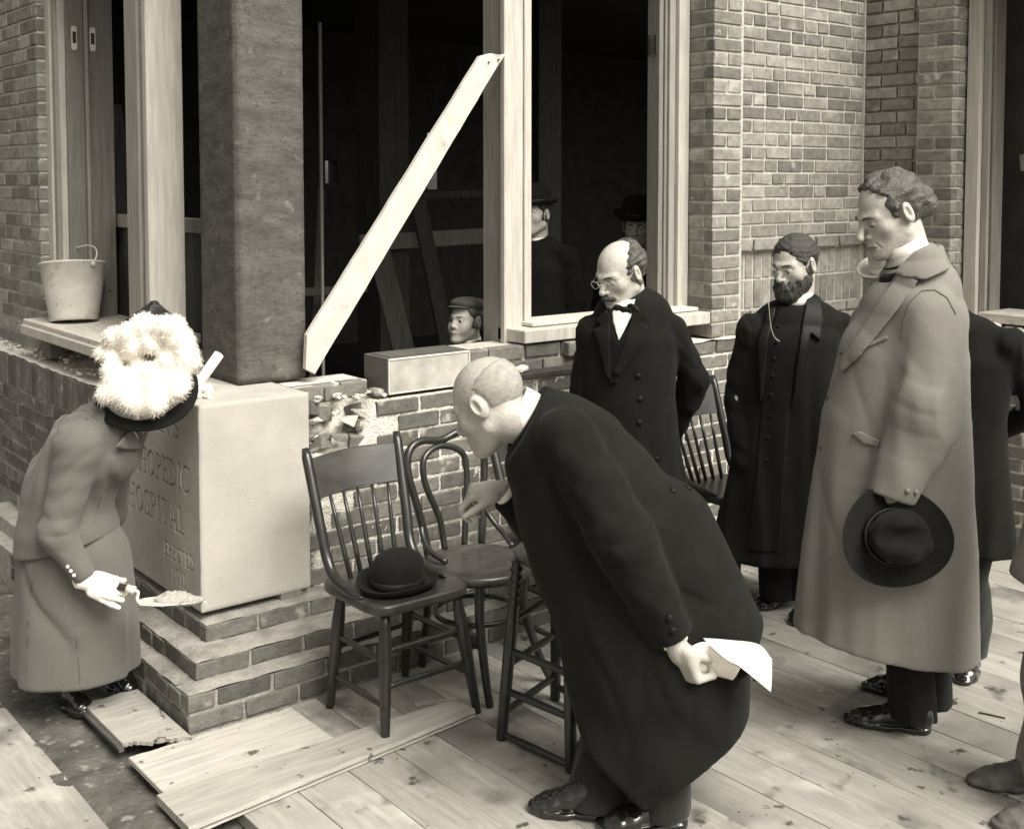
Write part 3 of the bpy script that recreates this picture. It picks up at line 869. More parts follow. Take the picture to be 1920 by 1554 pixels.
# right-edge window
wr = empty('window_frame', (6.05, 3.2, 1.0), 'grey wooden window frame at the right edge of the photograph', 'window frame')
MB().box(5.99, 6.04, 3.452, 3.528, 1.05, 2.93).build('casing', 'pale_wood', wr, bevel=.003)
MB().box(6.02, 6.10, 3.412, 3.450, 1.05, 2.93).build('stop', 'grey_wood', wr, bevel=.003)
MB().box(6.04, 6.14, 3.392, 3.410, 1.05, 2.93).build('stile', 'shaded_stile_wood', wr, bevel=.003)
MB().box(5.93, 6.25, 2.2, 3.40, 1.10, 1.15).build('sill', 'sill_wood', wr, bevel=.004)
for k, (a, b_) in enumerate((((6.25, 3.35, 1.95), (6.25, 2.6, 2.02)), ((6.28, 3.30, 1.55), (6.28, 2.7, 1.85)))):
    tag(MB().bar(a, b_, .03, .09).build('scrap_board', 'interior_board', base=a, bevel=.003), ('level board nailed across the opening at the right edge', 'sloping board across the opening at the right edge')[k], 'board')
tag(MB().bar((6.3, 3.16, 1.15), (6.3, 3.20, 1.95), .05, .05).build('stud', 'interior_board', base=(6.3, 3.16, 1.15), bevel=.003), 'upright stud inside the opening at the right edge', 'stud')

# diagonal brace
br = empty('brace_board', (2.36, 4.2, 1.05), 'long pale board leaning diagonally from the wall up to the window post', 'board')
A = np.array([2.375, 4.19, 1.155]); Bq = np.array([3.235, 4.208, 2.40])
dx = unit(Bq-A); dn = unit(np.cross(dx, (0, 1, 0))); th = np.array([0, .026, 0])
L = np.linalg.norm(Bq-A)
w = .046
BR = [(2.319, 1.236), (2.311, 1.10), (2.353, 1.076)]+[(2.353+(3.330-2.353)*k/24+random.uniform(-.0015, .0015), 1.076+(2.420-1.076)*k/24) for k in range(1, 24)]+[(3.335, 2.420), (3.30, 2.412), (3.25, 2.416), (3.191, 2.400)]+[(2.319+(3.191-2.319)*k/24+random.uniform(-.0015, .0015), 1.236+(2.400-1.236)*k/24) for k in range(23, 0, -1)]
nseg = 24
poly = [(-.095, w*.1), (-.072, -w)]+[(L*k/nseg, -w+random.uniform(-.001, .001)) for k in range(1, nseg)]+[(L+.060, -w), (L+.055, -w+.02), (L-.005, w-.01), (L-.02, w)]+[(L*k/nseg, w+random.uniform(-.001, .001)) for k in range(nseg-2, 0, -1)]
MB().prism(BR, (0, 4.205, 0), (1, 0, 0), (0, 0, 1), (0, .026, 0)).build('board_face', 'brace_wood', br, bevel=.0015)
for q in (np.array((3.235, 4.203, 2.375)), np.array((3.29, 4.203, 2.39))):
    MB().tube([q+(0, .004, 0), q-(0, .006, 0)], .004, 8).build('nail', 'iron', br)

# ================================================================== INTERIOR
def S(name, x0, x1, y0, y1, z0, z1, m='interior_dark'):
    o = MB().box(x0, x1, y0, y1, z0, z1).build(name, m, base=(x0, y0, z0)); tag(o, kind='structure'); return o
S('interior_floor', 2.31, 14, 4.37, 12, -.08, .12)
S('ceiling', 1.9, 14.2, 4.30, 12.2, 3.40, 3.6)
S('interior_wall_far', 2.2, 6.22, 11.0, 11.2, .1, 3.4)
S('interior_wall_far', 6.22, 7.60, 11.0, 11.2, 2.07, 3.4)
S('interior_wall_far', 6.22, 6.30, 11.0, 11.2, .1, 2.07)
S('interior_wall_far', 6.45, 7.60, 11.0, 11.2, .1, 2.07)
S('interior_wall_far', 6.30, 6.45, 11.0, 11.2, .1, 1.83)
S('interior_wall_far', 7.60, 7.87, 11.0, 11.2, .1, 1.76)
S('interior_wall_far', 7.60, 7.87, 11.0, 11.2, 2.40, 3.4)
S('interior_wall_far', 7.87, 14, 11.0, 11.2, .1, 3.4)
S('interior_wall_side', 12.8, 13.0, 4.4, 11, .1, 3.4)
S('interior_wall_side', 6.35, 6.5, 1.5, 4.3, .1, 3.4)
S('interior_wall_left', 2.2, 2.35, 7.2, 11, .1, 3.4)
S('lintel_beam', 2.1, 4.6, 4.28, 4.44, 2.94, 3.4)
def T(name, label, cat, a, b_, w, t, m):
    o = MB().bar(a, b_, w, t).build(name, m, base=a, bevel=.004); tag(o, label, cat); return o
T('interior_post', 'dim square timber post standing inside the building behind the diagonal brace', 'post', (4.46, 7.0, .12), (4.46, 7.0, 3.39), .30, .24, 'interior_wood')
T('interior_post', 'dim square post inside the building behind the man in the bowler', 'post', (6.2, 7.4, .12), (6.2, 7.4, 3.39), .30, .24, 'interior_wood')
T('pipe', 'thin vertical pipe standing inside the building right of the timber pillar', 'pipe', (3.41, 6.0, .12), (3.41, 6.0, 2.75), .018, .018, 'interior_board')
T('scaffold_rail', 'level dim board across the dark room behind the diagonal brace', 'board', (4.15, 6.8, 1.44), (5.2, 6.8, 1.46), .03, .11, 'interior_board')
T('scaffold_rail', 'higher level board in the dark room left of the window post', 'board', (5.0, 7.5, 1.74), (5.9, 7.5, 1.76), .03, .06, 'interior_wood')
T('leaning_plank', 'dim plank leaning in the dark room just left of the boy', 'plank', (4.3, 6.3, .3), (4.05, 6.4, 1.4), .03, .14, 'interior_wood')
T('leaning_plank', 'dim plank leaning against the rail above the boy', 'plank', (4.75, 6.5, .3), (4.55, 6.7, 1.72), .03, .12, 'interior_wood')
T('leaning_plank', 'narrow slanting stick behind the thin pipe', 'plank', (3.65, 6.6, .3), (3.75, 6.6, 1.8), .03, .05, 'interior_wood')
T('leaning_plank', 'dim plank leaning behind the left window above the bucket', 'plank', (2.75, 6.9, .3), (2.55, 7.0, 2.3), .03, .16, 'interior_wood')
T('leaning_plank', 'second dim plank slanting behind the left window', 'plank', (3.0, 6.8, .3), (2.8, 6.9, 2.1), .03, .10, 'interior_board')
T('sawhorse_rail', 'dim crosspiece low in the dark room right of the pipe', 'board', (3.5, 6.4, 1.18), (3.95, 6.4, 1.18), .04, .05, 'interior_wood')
# ================================================================== SOFT SHAPES: distance fields meshed with surface nets
F32 = np.float32
def vec(a): return np.asarray(a, F32)
def smin(a, b, k):
    if k <= 0: return np.minimum(a, b)
    h = np.clip(.5+.5*(b-a)/k, 0, 1)
    return b+(a-b)*h-k*h*(1-h)
def smax(a, b, k): return -smin(-a, -b, k)
def seg(a, b, ra, rb):
    a, b = vec(a), vec(b); ab = b-a; l2 = float(ab @ ab)+1e-9
    def f(p):
        q = p-a; t = np.clip(q @ ab/l2, 0, 1)
        return np.sqrt(((q-t[:, None]*ab)**2).sum(1))-(ra+(rb-ra)*t)
    return f
def eseg(a, b, wa, da, wb, db, side):
    """tapered limb or trunk of elliptic section: half-width w along side, half-depth d across it"""
    a, b, s = vec(a), vec(b), vec(unit(side)); ab = b-a; l2 = float(ab @ ab)+1e-9
    def f(p):
        q = p-a; t = np.clip(q @ ab/l2, 0, 1)
        q = q-t[:, None]*ab
        l = q @ s
        r2 = np.maximum((q*q).sum(1)-l*l, 0)
        W = wa+(wb-wa)*t; Dd = da+(db-da)*t
        return (np.sqrt((l/W)**2+r2/Dd**2)-1)*np.minimum(W, Dd)
    return f
def chain(st, side, k=.0):
    """st: list of (point, half-width along side, half-depth)"""
    fs = [eseg(st[i][0], st[i+1][0], st[i][1], st[i][2], st[i+1][1], st[i+1][2], side) for i in range(len(st)-1)]
    return union(fs, k)
def ball(c, r):
    c = vec(c)
    return lambda p: np.sqrt(((p-c)**2).sum(1))-r
def ellip(c, r, R=None):
    c, r = vec(c), vec(r)
    def f(p):
        q = p-c
        if R is not None: q = q @ vec(R)
        k = np.sqrt(((q/r)**2).sum(1)); k2 = np.sqrt(((q/r**2)**2).sum(1))+1e-9
        return k*(k-1)/k2
    return f
def rbox(c, h, R, r):
    c, h = vec(c), vec(h)
    def f(p):
        q = np.abs((p-c) @ vec(R))-(h-r)
        return np.sqrt((np.maximum(q, 0)**2).sum(1))+np.minimum(q.max(1), 0)-r
    return f
def union(fs, k=.0):
    def f(p):
        d = fs[0](p)
        for g in fs[1:]: d = smin(d, g(p), k)
        return d
    return f
def cut(f, p0, n, k=.0):
    """remove what lies on the side n points to"""
    p0, n = vec(p0), vec(unit(n))
    return lambda p: smax(f(p), (p-p0) @ n, k)
def minus(f, g, k=.0): return lambda p: smax(f(p), -g(p), k)
def folds(f, amp, freq, seed, stretch=(1, 1, .25), mask=None):
    r = np.random.default_rng(seed)
    W = [(r.normal(size=3)*freq*np.array(stretch)*(1+.6*i), r.uniform(0, 6.28)) for i in range(5)]
    W = [(vec(w), ph) for w, ph in W]
    def g(p):
        d = f(p)
        n = np.zeros(len(p), F32)
        for i, (w, ph) in enumerate(W):
            n += np.sin(p @ w+ph+1.3*np.sin(p @ W[(i+2) % 5][0]*.45+i))/(1+.5*i)
        n *= amp*.5
        if mask is not None: n *= mask(p)
        return d+n
    return g
def crease(f, items):
    """sharp pulled creases: items (centre, direction across the creases, reach, frequency, depth)"""
    it = []
    for k, (c, dr, rch, fq, am) in enumerate(items):
        dr = unit(dr); pr = unit(np.cross(dr, (.3, .5, .8)))
        it.append((vec(c), vec(dr), vec(pr), rch, fq, am, k))
    def g(p):
        d = f(p)
        for c, dr, pr, rch, fq, am, k in it:
            q = p-c
            w = np.exp(-(q*q).sum(1)/rch**2)
            ph = q @ dr*fq+1.1*np.sin(q @ pr*11+k)+.5*np.sin(q @ pr*23+q @ dr*fq*.3)
            d = d+am*w*((1-np.abs(np.sin(ph)))**2-.3)
        return d
    return g
def strip(path, w=2.2):
    """narrow outline (photo pixels) along a path: seams and edges"""
    p = np.asarray(path, float)
    t = np.gradient(p, axis=0); n = np.stack([-t[:, 1], t[:, 0]], 1); n /= np.linalg.norm(n, axis=1)[:, None]
    return [tuple(q) for q in p+n*w/2]+[tuple(q) for q in (p-n*w/2)[::-1]]
def polyd(q, poly):
    """signed distance to a 2-D polygon, negative inside"""
    d = np.full(len(q), 1e9, F32); s = np.ones(len(q), F32)
    n = len(poly)
    for i in range(n):
        a, b = vec(poly[i]), vec(poly[i-1])
        e = b-a; w = q-a
        t = np.clip(w @ e/float(e @ e+1e-12), 0, 1)
        d = np.minimum(d, ((w-t[:, None]*e)**2).sum(1))
        c1 = q[:, 1] >= a[1]; c2 = q[:, 1] < b[1]; c3 = e[0]*w[:, 1] > e[1]*w[:, 0]
        flip = (c1 & c2 & c3) | (~c1 & ~c2 & ~c3)
        s = np.where(flip, -s, s)
    return s*np.sqrt(d)
def mesh_sdf(f, lo, hi, h, B=8):
    lo = np.asarray(lo, float); hi = np.asarray(hi, float)
    nb = np.maximum(1, np.ceil((hi-lo)/(h*B)).astype(int))
    cx = [lo[i]+(np.arange(nb[i])+.5)*h*B for i in range(3)]
    C = np.stack(np.meshgrid(*cx, indexing='ij'), -1).reshape(-1, 3).astype(F32)
    dc = f(C)
    N = nb*B+1
    Dn = np.repeat(np.repeat(np.repeat(dc.reshape(nb), B, 0), B, 1), B, 2)
    Dn = np.pad(Dn, ((0, 1), (0, 1), (0, 1)), mode='edge').astype(F32)
    keep = np.where(np.abs(dc) < h*B*1.25+.012)[0]
    bi = np.stack(np.unravel_index(keep, nb), 1)*B
    g = np.stack(np.meshgrid(*[np.arange(B+1)]*3, indexing='ij'), -1).reshape(-1, 3)
    step = max(1, 200000//len(g))
    for s in range(0, len(bi), step):
        idx = (bi[s:s+step, None, :]+g[None]).reshape(-1, 3)
        pts = (lo+idx*h).astype(F32)
        Dn[idx[:, 0], idx[:, 1], idx[:, 2]] = f(pts)
    Dn[0], Dn[-1], Dn[:, 0], Dn[:, -1], Dn[:, :, 0], Dn[:, :, -1] = (np.maximum(Dn[0], h), np.maximum(Dn[-1], h), np.maximum(Dn[:, 0], h),
                                                                np.maximum(Dn[:, -1], h), np.maximum(Dn[:, :, 0], h), np.maximum(Dn[:, :, -1], h))
    S = Dn < 0
    cnt = np.zeros(tuple(np.array(S.shape)-1), np.int8)
    for a in (0, 1):
        for b in (0, 1):
            for c in (0, 1): cnt += S[a:S.shape[0]-1+a, b:S.shape[1]-1+b, c:S.shape[2]-1+c]
    act = np.stack(np.where((cnt > 0) & (cnt < 8)), 1)
    if len(act) == 0: return np.zeros((0, 3)), np.zeros((0, 4), int)
    idm = np.full(cnt.shape, -1, np.int32)
    idm[act[:, 0], act[:, 1], act[:, 2]] = np.arange(len(act))
    acc = np.zeros((len(act), 3)); nc = np.zeros(len(act))
    cor = [(a, b, c) for a in (0, 1) for b in (0, 1) for c in (0, 1)]
    for i, A in enumerate(cor):
        for Bc in cor[i+1:]:
            if sum(abs(x-y) for x, y in zip(A, Bc)) != 1: continue
            va = Dn[act[:, 0]+A[0], act[:, 1]+A[1], act[:, 2]+A[2]]; vb = Dn[act[:, 0]+Bc[0], act[:, 1]+Bc[1], act[:, 2]+Bc[2]]
            m = (va < 0) != (vb < 0)
            t = va[m]/(va[m]-vb[m])
            acc[m] += np.array(A)+(np.array(Bc)-np.array(A))*t[:, None]; nc[m] += 1
    V = lo+(act+acc/nc[:, None])*h
    Q = []
    for ax in range(3):
        sl0 = [slice(None)]*3; sl1 = [slice(None)]*3
        sl0[ax] = slice(0, -1); sl1[ax] = slice(1, None)
        s0, s1 = S[tuple(sl0)], S[tuple(sl1)]
        e = np.stack(np.where(s0 != s1), 1)
        u, v = (ax+1) % 3, (ax+2) % 3
        ok = (e[:, u] > 0) & (e[:, v] > 0) & (e[:, u] < cnt.shape[u]) & (e[:, v] < cnt.shape[v])
        e = e[ok]
        def cell(du, dv):
            c = e.copy(); c[:, u] -= du; c[:, v] -= dv
            return idm[c[:, 0], c[:, 1], c[:, 2]]
        q = np.stack([cell(1, 1), cell(0, 1), cell(0, 0), cell(1, 0)], 1)
        ins = s0[e[:, 0], e[:, 1], e[:, 2]]
        q = np.where(ins[:, None], q, q[:, ::-1])
        Q.append(q)
    Q = np.concatenate(Q)
    Q = Q[(Q >= 0).all(1)]
    return V, Q
def to_mesh(parts, name):
    V = np.concatenate([p[0] for p in parts]) if len(parts) > 1 else parts[0][0]
    off = 0; Qs = []
    for v, q in parts: Qs.append(q+off); off += len(v)
    Q = np.concatenate(Qs)
    me = bpy.data.meshes.new(name)
    me.vertices.add(len(V)); me.vertices.foreach_set('co', V.astype(F32).ravel())
    me.loops.add(len(Q)*4); me.loops.foreach_set('vertex_index', Q.astype(np.int32).ravel())
    me.polygons.add(len(Q)); me.polygons.foreach_set('loop_start', np.arange(0, len(Q)*4, 4, dtype=np.int32))
    me.update(calc_edges=True)
    me.validate()
    return me
def relax(V, Q, it=1, lam=.5):
    """Laplacian smoothing keeps the net from showing voxel steps"""
    for _ in range(it):
        acc = np.zeros_like(V); n = np.zeros(len(V))
        for k in range(4):
            a, b = Q[:, k], Q[:, (k+1) % 4]
            for i, j in ((a, b), (b, a)):
                for c in range(3): acc[:, c] += np.bincount(i, V[j, c], len(V))
                n += np.bincount(i, minlength=len(V))
        V = V*(1-lam)+lam*acc/np.maximum(n, 1)[:, None]
    return V
def soft(name, f, lo, hi, h, m, parent, it=1, extra=None):
    V, Q = mesh_sdf(f, lo, hi, h)
    parts = [(relax(V, Q, it), Q)]
    if extra: parts += extra
    return link(name, to_mesh(parts, name), m, parent, smooth=True)
def bnd(pts, pad):
    p = np.array([np.asarray(q, float) for q in pts])
    return p.min(0)-pad, p.max(0)+pad

# ------------------------------------------------------------------ head, hand, shoe
def rot(fwd, up=(0, 0, 1)):
    y = unit(fwd); x = unit(np.cross(y, up)); z = np.cross(x, y)
    return np.stack([x, y, z], 1)            # columns: local axes in world space (x = person's right)
class Head:
    """local frame: x right, y forward, z up; eyes near z=0, crown .12, chin -.118"""
    def __init__(s, c, fwd, up=(0, 0, 1), sc=1.0, jaw=1.0, nose=1.0, young=False):
        s.young = young
        s.c, s.R, s.s, s.jaw, s.nose = vec(c), vec(rot(fwd, up)), sc, jaw, nose
    def w(s, q): return np.asarray(s.c)+np.asarray(s.R) @ (np.asarray(q, float)*s.s)
    def L(s, g): return lambda p: g(((p-s.c) @ s.R)/s.s)*s.s
    def box(s, pad=.0):
        return s.c-(.165*s.s+pad), s.c+(.165*s.s+pad)
    def skull(s, o=0.0):
        return union([ellip((0, -.014, .034), (.076+o, .099+o, .086+o)), ellip((0, .028, -.028), (.061+o, .066+o, .082+o))], .03)
    def skin_local(s, ears=True):
        j, n = s.jaw, s.nose
        fs = [s.skull()]
        fs.append(ellip((0, .062, -.088), (.030*j, .030, .030)))
        add = []
        for e in (-1, 1):
            add += [(seg((e*.050*j, -.002, -.058), (e*.012, .072, -.100), .022, .017), .025),
                    (ball((e*.043, .056, -.020), .020), .024),
                    (seg((e*.041, .070, .020), (e*.013, .089, .018), .0100, .0115), .018)]
        add += [(ellip((0, .080, -.062), (.030, .020, .026)), .014), (ball((0, .083, -.101), .0165), .015)]
        nos = [seg((0, .088, .014), (0, .088+.026*n, -.028), .0072, .0105), ball((0, .089+.024*n, -.032), .0108),
               ball((.0118, .100, -.0355), .0075), ball((-.0118, .100, -.0355), .0075)]
        eye = [ellip((e*.031, .1005, .003), (.0205, .0205, .0130)) for e in (-1, 1)]
        lid = [ball((e*.031, .0770, .001), .0132) for e in (-1, 1)]
        lip = [seg((-.021, .0925, -.0685), (0, .1015, -.0655), .0050, .0060), seg((.021, .0925, -.0685), (0, .1015, -.0655), .0050, .0060),
               seg((-.017, .0915, -.0785), (.017, .0915, -.0785), .0062, .0062), seg((-.006, .0975, -.0785), (.006, .0975, -.0785), .0062, .0062)]
        gro = [seg((-.025, .0945, -.0730), (0, .1065, -.0722), .0026, .0032), seg((.025, .0945, -.0730), (0, .1065, -.0722), .0026, .0032)]
        if not s.young: gro += [seg((e*.019, .0985, -.040), (e*.033, .0850, -.078), .0022, .0030) for e in (-1, 1)]
        else: add += [(ball((e*.036, .062, -.045), .022), .03) for e in (-1, 1)]
        ear = []
        for e in (-1, 1):
            th = .25
            Re = np.array([[1, 0, 0], [0, math.cos(th), math.sin(th)], [0, -math.sin(th), math.cos(th)]])
            Ry = np.array([[math.cos(e*.35), math.sin(e*.35), 0], [-math.sin(e*.35), math.cos(e*.35), 0], [0, 0, 1]])
            a = ellip((e*.0785, -.014, -.002), (.0095, .0205, .034), Ry @ Re)
            bq = ellip((e*.0885, -.010, .002), (.0085, .0105, .019), Ry @ Re)
            ear.append(union([minus(a, bq, .004), seg((e*.081, -.018, .012), (e*.081, -.020, -.010), .0035, .0035)], .003))
        def f(p):
            d = fs[0](p)
            d = smin(d, fs[1](p), .03)
            for g, k in add: d = smin(d, g(p), k)
            for g in eye: d = smax(d, -g(p), .010)
            for g in lid: d = smin(d, g(p), .004)
            dn = nos[0](p)
            for g in nos[1:]: dn = smin(dn, g(p), .006)
            d = smin(d, dn, .009)
            for g in lip: d = smin(d, g(p), .006)
            for g in gro: d = smax(d, -g(p), .004)
            for g in (ear if ears else ()): d = smin(d, g(p), .006)
            return d
        return f
    def skin(s): return s.L(s.skin_local())
    def neck(s, base, r0=.056, r1=.062): return seg(s.w((0, -.028, -.05)), base, r0*s.s, r1*s.s)
    def hair(s, off, planes, noise=.003, freq=160, seed=1, extra=(), kextra=.02, blob=0.0, fade=.013, jag=.005, part=None, line=None):
        """hair grows out of the scalp: its thickness fades to nothing at the hairline planes (point, normal)"""
        sk = s.skin_local(False)
        earz = union([ellip((e*.084, -.010, -.004), (.022, .0160, .027)) for e in (-1, 1)])
        r = np.random.default_rng(seed)
        W = [(vec(r.normal(size=3)*freq*np.array([1, .14, 1])), r.uniform(0, 6)) for _ in range(5)]
        pl = [(vec(a), vec(unit(n))) for a, n in planes]
        pg = seg(part[0], part[1], .0045, .0045) if part else None
        def f(q):
            z = np.zeros(len(q), F32)
            for i, (w, ph) in enumerate(W): z += np.sin(q @ w+ph+2*np.sin(q @ W[i-1][0]*.22))
            pd = np.full(len(q), -1.0, F32)
            for a, n in pl: pd = smax(pd, (q-a) @ n, .02)
            if line is not None: pd = smax(pd, (q[:, 1]-np.interp(q[:, 2], [t[0] for t in line], [t[1] for t in line]).astype(F32))*.8, .01)
            pd = pd+jag*.4*z
            w = np.clip(-pd/fade, 0, 1)*np.clip(earz(q)/.026, 0, 1); w = w*w*(3-2*w)
            d = sk(q)-(off+.004)*w+.003
            for g in extra: d = smin(d, g(q)+(1-w)*.03, kextra)
            d = d+noise*.4*z*w
            if blob: d = d+blob*w*np.sin(q[:, 0]*70+1)*np.sin(q[:, 1]*62+seed)*np.sin(q[:, 2]*66)
            if pg is not None: d = smax(d, -pg(q), .003)
            return d
        return s.L(f)
    def beard(s, off, pt, n, extra=(), noise=.003, seed=2, fade=.022):
        sk = s.skin_local()
        r = np.random.default_rng(seed)
        W = [(vec(r.normal(size=3)*np.array((300, 220, 90))), r.uniform(0, 6)) for _ in range(5)]
        pt, n = vec(pt), vec(unit(n))
        def f(q):
            z = np.zeros(len(q), F32)
            for i, (w, ph) in enumerate(W): z += np.sin(q @ w+ph+2*np.sin(q @ W[i-1][0]*.25))
            pd = smax((q-pt) @ n, -(q[:, 1]+.012), .02)+.0025*z
            w = np.clip(-pd/fade, 0, 1); w = w*w*(3-2*w)
            d = sk(q)-(off+.004)*w+.003
            for g in extra: d = smin(d, g(q)+(1-w)*.02, .018)
            return d+noise*.45*z*w
        return s.L(f)
    def lips(s, parent, h=.0022, low_only=False):
        up = [seg((-.020, .0930, -.0685), (0, .1018, -.0655), .0048, .0060), seg((.020, .0930, -.0685), (0, .1018, -.0655), .0048, .0060)]
        lo_ = [seg((-.016, .0918, -.0785), (.016, .0918, -.0785), .0062, .0062), seg((-.006, .0978, -.0785), (.006, .0978, -.0785), .0062, .0062)]
        sk = s.skin_local()
        rg = union((lo_ if low_only else up+lo_), .004)
        f = lambda q: smax(sk(q)-.0007, rg(q)-.0012, .002)
        c = s.w((0, .09, -.072))
        return soft('lips', s.L(f), c-.045*s.s, c+.045*s.s, h, 'lips', parent, 1)
    def brow_and_eye(s, parent, m='hair_dark', thick=.0042, open_=False, tilt=0.0):
        for e in (-1, 1):
            b = MB()
            pts = [s.w((e*x, y, z)) for x, y, z in ((.013, .0995, .0195), (.023, .0965, .0235), (.036, .0880, .0235), (.047, .0740, .017))]
            b.tube(spline(pts, 4), [thick*s.s*(.7+.5*math.sin(math.pi*k/12)) for k in range(13)], 6, flat=.8)
            b.build('eyebrow', m, parent, smooth=True)
        for e in (-1, 1):
            b = MB()
            c = np.array((e*.031, .0770, .001))
            pts = []
            for k in range(9):
                a = math.radians(-58+116*k/8); el = math.radians(-30+10*math.cos(a*1.5))
                pts.append(s.w(c+.0137*np.array((math.sin(a)*math.cos(el), math.cos(a)*math.cos(el), math.sin(el)))))
            b.tube(pts, [.0009*s.s+.0011*s.s*math.sin(math.pi*k/8) for k in range(9)], 6)
            if open_:
                b.lathe([(.0001, .0), (.0052, -.0003), (.0055, -.003)], s.w(c+np.array((0, .0137, -.0015))), s.R @ np.array((0, 1, -.15)), 12)
            b.build('eyelash_line', 'eye_dark', parent, smooth=True)
def spectacles(hd, parent, m='gold', r=.0195):
    b = MB(); g = MB()
    for e in (-1, 1):
        c = np.array((e*.033, .112, -.001))
        pts = [hd.w(c+np.array((r*1.1*math.cos(a), -.004*abs(math.cos(a)), r*.85*math.sin(a)))) for a in np.linspace(0, 2*math.pi, 25)[:-1]]
        b.tube(pts, .0009*hd.s, 6, closed=True)
        g.add(pts, [tuple(range(24))])
        b.tube([hd.w((e*.055, .108, .002)), hd.w((e*.074, .06, .004)), hd.w((e*.080, -.008, .012))], .0007*hd.s, 6)
    b.tube(spline([hd.w((-.013, .113, .002)), hd.w((0, .119, .006)), hd.w((.013, .113, .002))], 4), .0010*hd.s, 6)
    o = b.build('spectacles', m, parent, smooth=True)
    g.build('lens', 'lens_glass', o)
def hand_sdf(wrist, dirn, palm_n, thumb_side, curls, thumb=(.65, .62, -.35), tc=(.25, .5), sc=1.0, spread=.06, wr=.028):
    """wrist point; dirn wrist->knuckles; palm_n = out of the PALM; thumb_side +1/-1; curls: four (a,b,c) bends in radians"""
    y = unit(dirn); z = unit(np.asarray(palm_n, float)-y*(np.asarray(palm_n, float) @ y)); x = np.cross(y, z)*thumb_side
    W = np.asarray(wrist, float)
    w = lambda q: W+(x*q[0]+y*q[1]+z*q[2])*sc
    R = np.stack([x, y, z], 1)
    fs = [rbox(w((0, .048, 0)), np.array((.040, .044, .0135))*sc, R, .012*sc)]
    palm = [fs[0], seg(w((0, -.04, 0)), w((0, .02, 0)), wr*sc, .026*sc), ellip(w((.026, .03, .008)), np.array((.018, .028, .014))*sc, R), ellip(w((-.026, .035, .006)), np.array((.014, .03, .012))*sc, R)]
    fin, pts = [], []
    for i, (fx, L0) in enumerate(((.030, .044), (.010, .049), (-.010, .046), (-.029, .037))):
        a = 0.0
        p = np.array((fx, .086, 0.0)); sp = spread*(1.2-.8*i)
        chainf = []
        rr = (.0096, .0088, .0080, .0066) if i < 3 else (.0084, .0078, .0070, .0060)
        for j, l in enumerate((L0, L0*.66, L0*.55)):
            a += curls[i][j]
            q = p+l*np.array((math.sin(sp)*math.cos(a), math.cos(a)*math.cos(sp), math.sin(a)))
            chainf.append(seg(w(p), w(q), rr[j]*sc, rr[j+1]*sc)); p = q; pts.append(w(q))
        fin.append(union(chainf, .003*sc))
    t = unit(thumb); p = np.array((.030, .020, .004))
    th = []
    ax = unit(np.cross(t, (0, 0, 1)))
    for j, (l, r0, r1) in enumerate(((.042, .0140, .0118), (.034, .0112, .0100), (.026, .0098, .0076))):
        q = p+t*l
        th.append(seg(w(p), w(q), r0*sc, r1*sc)); p = q; pts.append(w(q))
        if j < 2:
            k = unit(np.array((-.75, .25, .6)))
            t = unit(t+k*tc[j])
    fin.append(union(th, .003*sc))
    pal = union(palm, .012*sc)
    def f(q):
        d = pal(q)
        e = fin[0](q)
        for g in fin[1:]: e = np.minimum(e, g(q))
        return smin(d, e, .007*sc)
    pts += [w((-.05, -.05, 0)), w((.05, .05, 0)), w((0, .02, .03)), w((0, .05, -.03))]
    return f, bnd(pts, .022)
def shoe(parent, heel, toe, w=.047, m='shoe', name='shoe', h=.0038, top=.072):
    heel = np.asarray(heel, float); toe = np.asarray(toe, float)
    y = toe-heel; L = np.linalg.norm(y); R = rot(y*np.array((1, 1, 0)))
    k = L/.295; kw = w/.047
    X_, Y_, Z_ = np.eye(3)
    up = chain([((0, .040, .048), .033, .044), ((0, .085, .056), .034, .042), ((0, .130, .047), .038, .038), ((0, .185, .032), .044, .030), ((0, .225, .026), .042, .024), ((0, .258, .021), .030, .017)], X_, .012)
    ank = eseg((0, .050, .05), (0, .046, top), .030, .036, .030, .034, X_)
    cap = seg((-.034, .205, .050), (.034, .205, .050), .0022, .0022)
    lace = [seg((-.014, .112+.014*i, .094-.010*i), (.014, .112+.014*i, .094-.010*i), .0030, .0030) for i in range(3)]
    sole2 = union([seg((0, .038, 0), (0, .075, 0), .034, .031), seg((0, .075, 0), (0, .150, 0), .031, .041), seg((0, .150, 0), (0, .215, 0), .047, .045), seg((0, .215, 0), (0, .258, 0), .045, .032)], .015)
    def f(p):
        q = ((p-vec(heel)) @ vec(R))/vec((kw, k, 1))
        d = smin(up(q), ank(q), .02)
        for g in lace: d = smin(d, g(q), .002)
        d = smax(d, .012-q[:, 2], .002)
        q2 = q.copy(); q2[:, 2] = 0
        s2 = sole2(q2)
        so = np.maximum(np.maximum(s2-.002, q[:, 2]-.017), .010-q[:, 2])
        he = np.maximum(np.maximum(np.maximum(s2-.001, q[:, 2]-.012), -q[:, 2]), q[:, 1]-.082)
        fo = np.maximum(np.maximum(np.maximum(s2-.002, q[:, 2]-.020), .001+.005*np.exp(-((q[:, 1]-.105)/.02)**2)-q[:, 2]), -q[:, 1])
        return np.minimum(np.minimum(d, so), np.minimum(he, fo))
    cs = [heel+R @ (np.array(c)*np.array((kw, k, 1))) for c in ((-.055, -.01, 0), (.055, -.01, 0), (-.055, .30, 0), (.055, .30, 0), (0, .05, top+.05))]
    lo, hi = bnd(cs, .012)
    return soft(name, f, lo, hi, h, m, parent, 1)
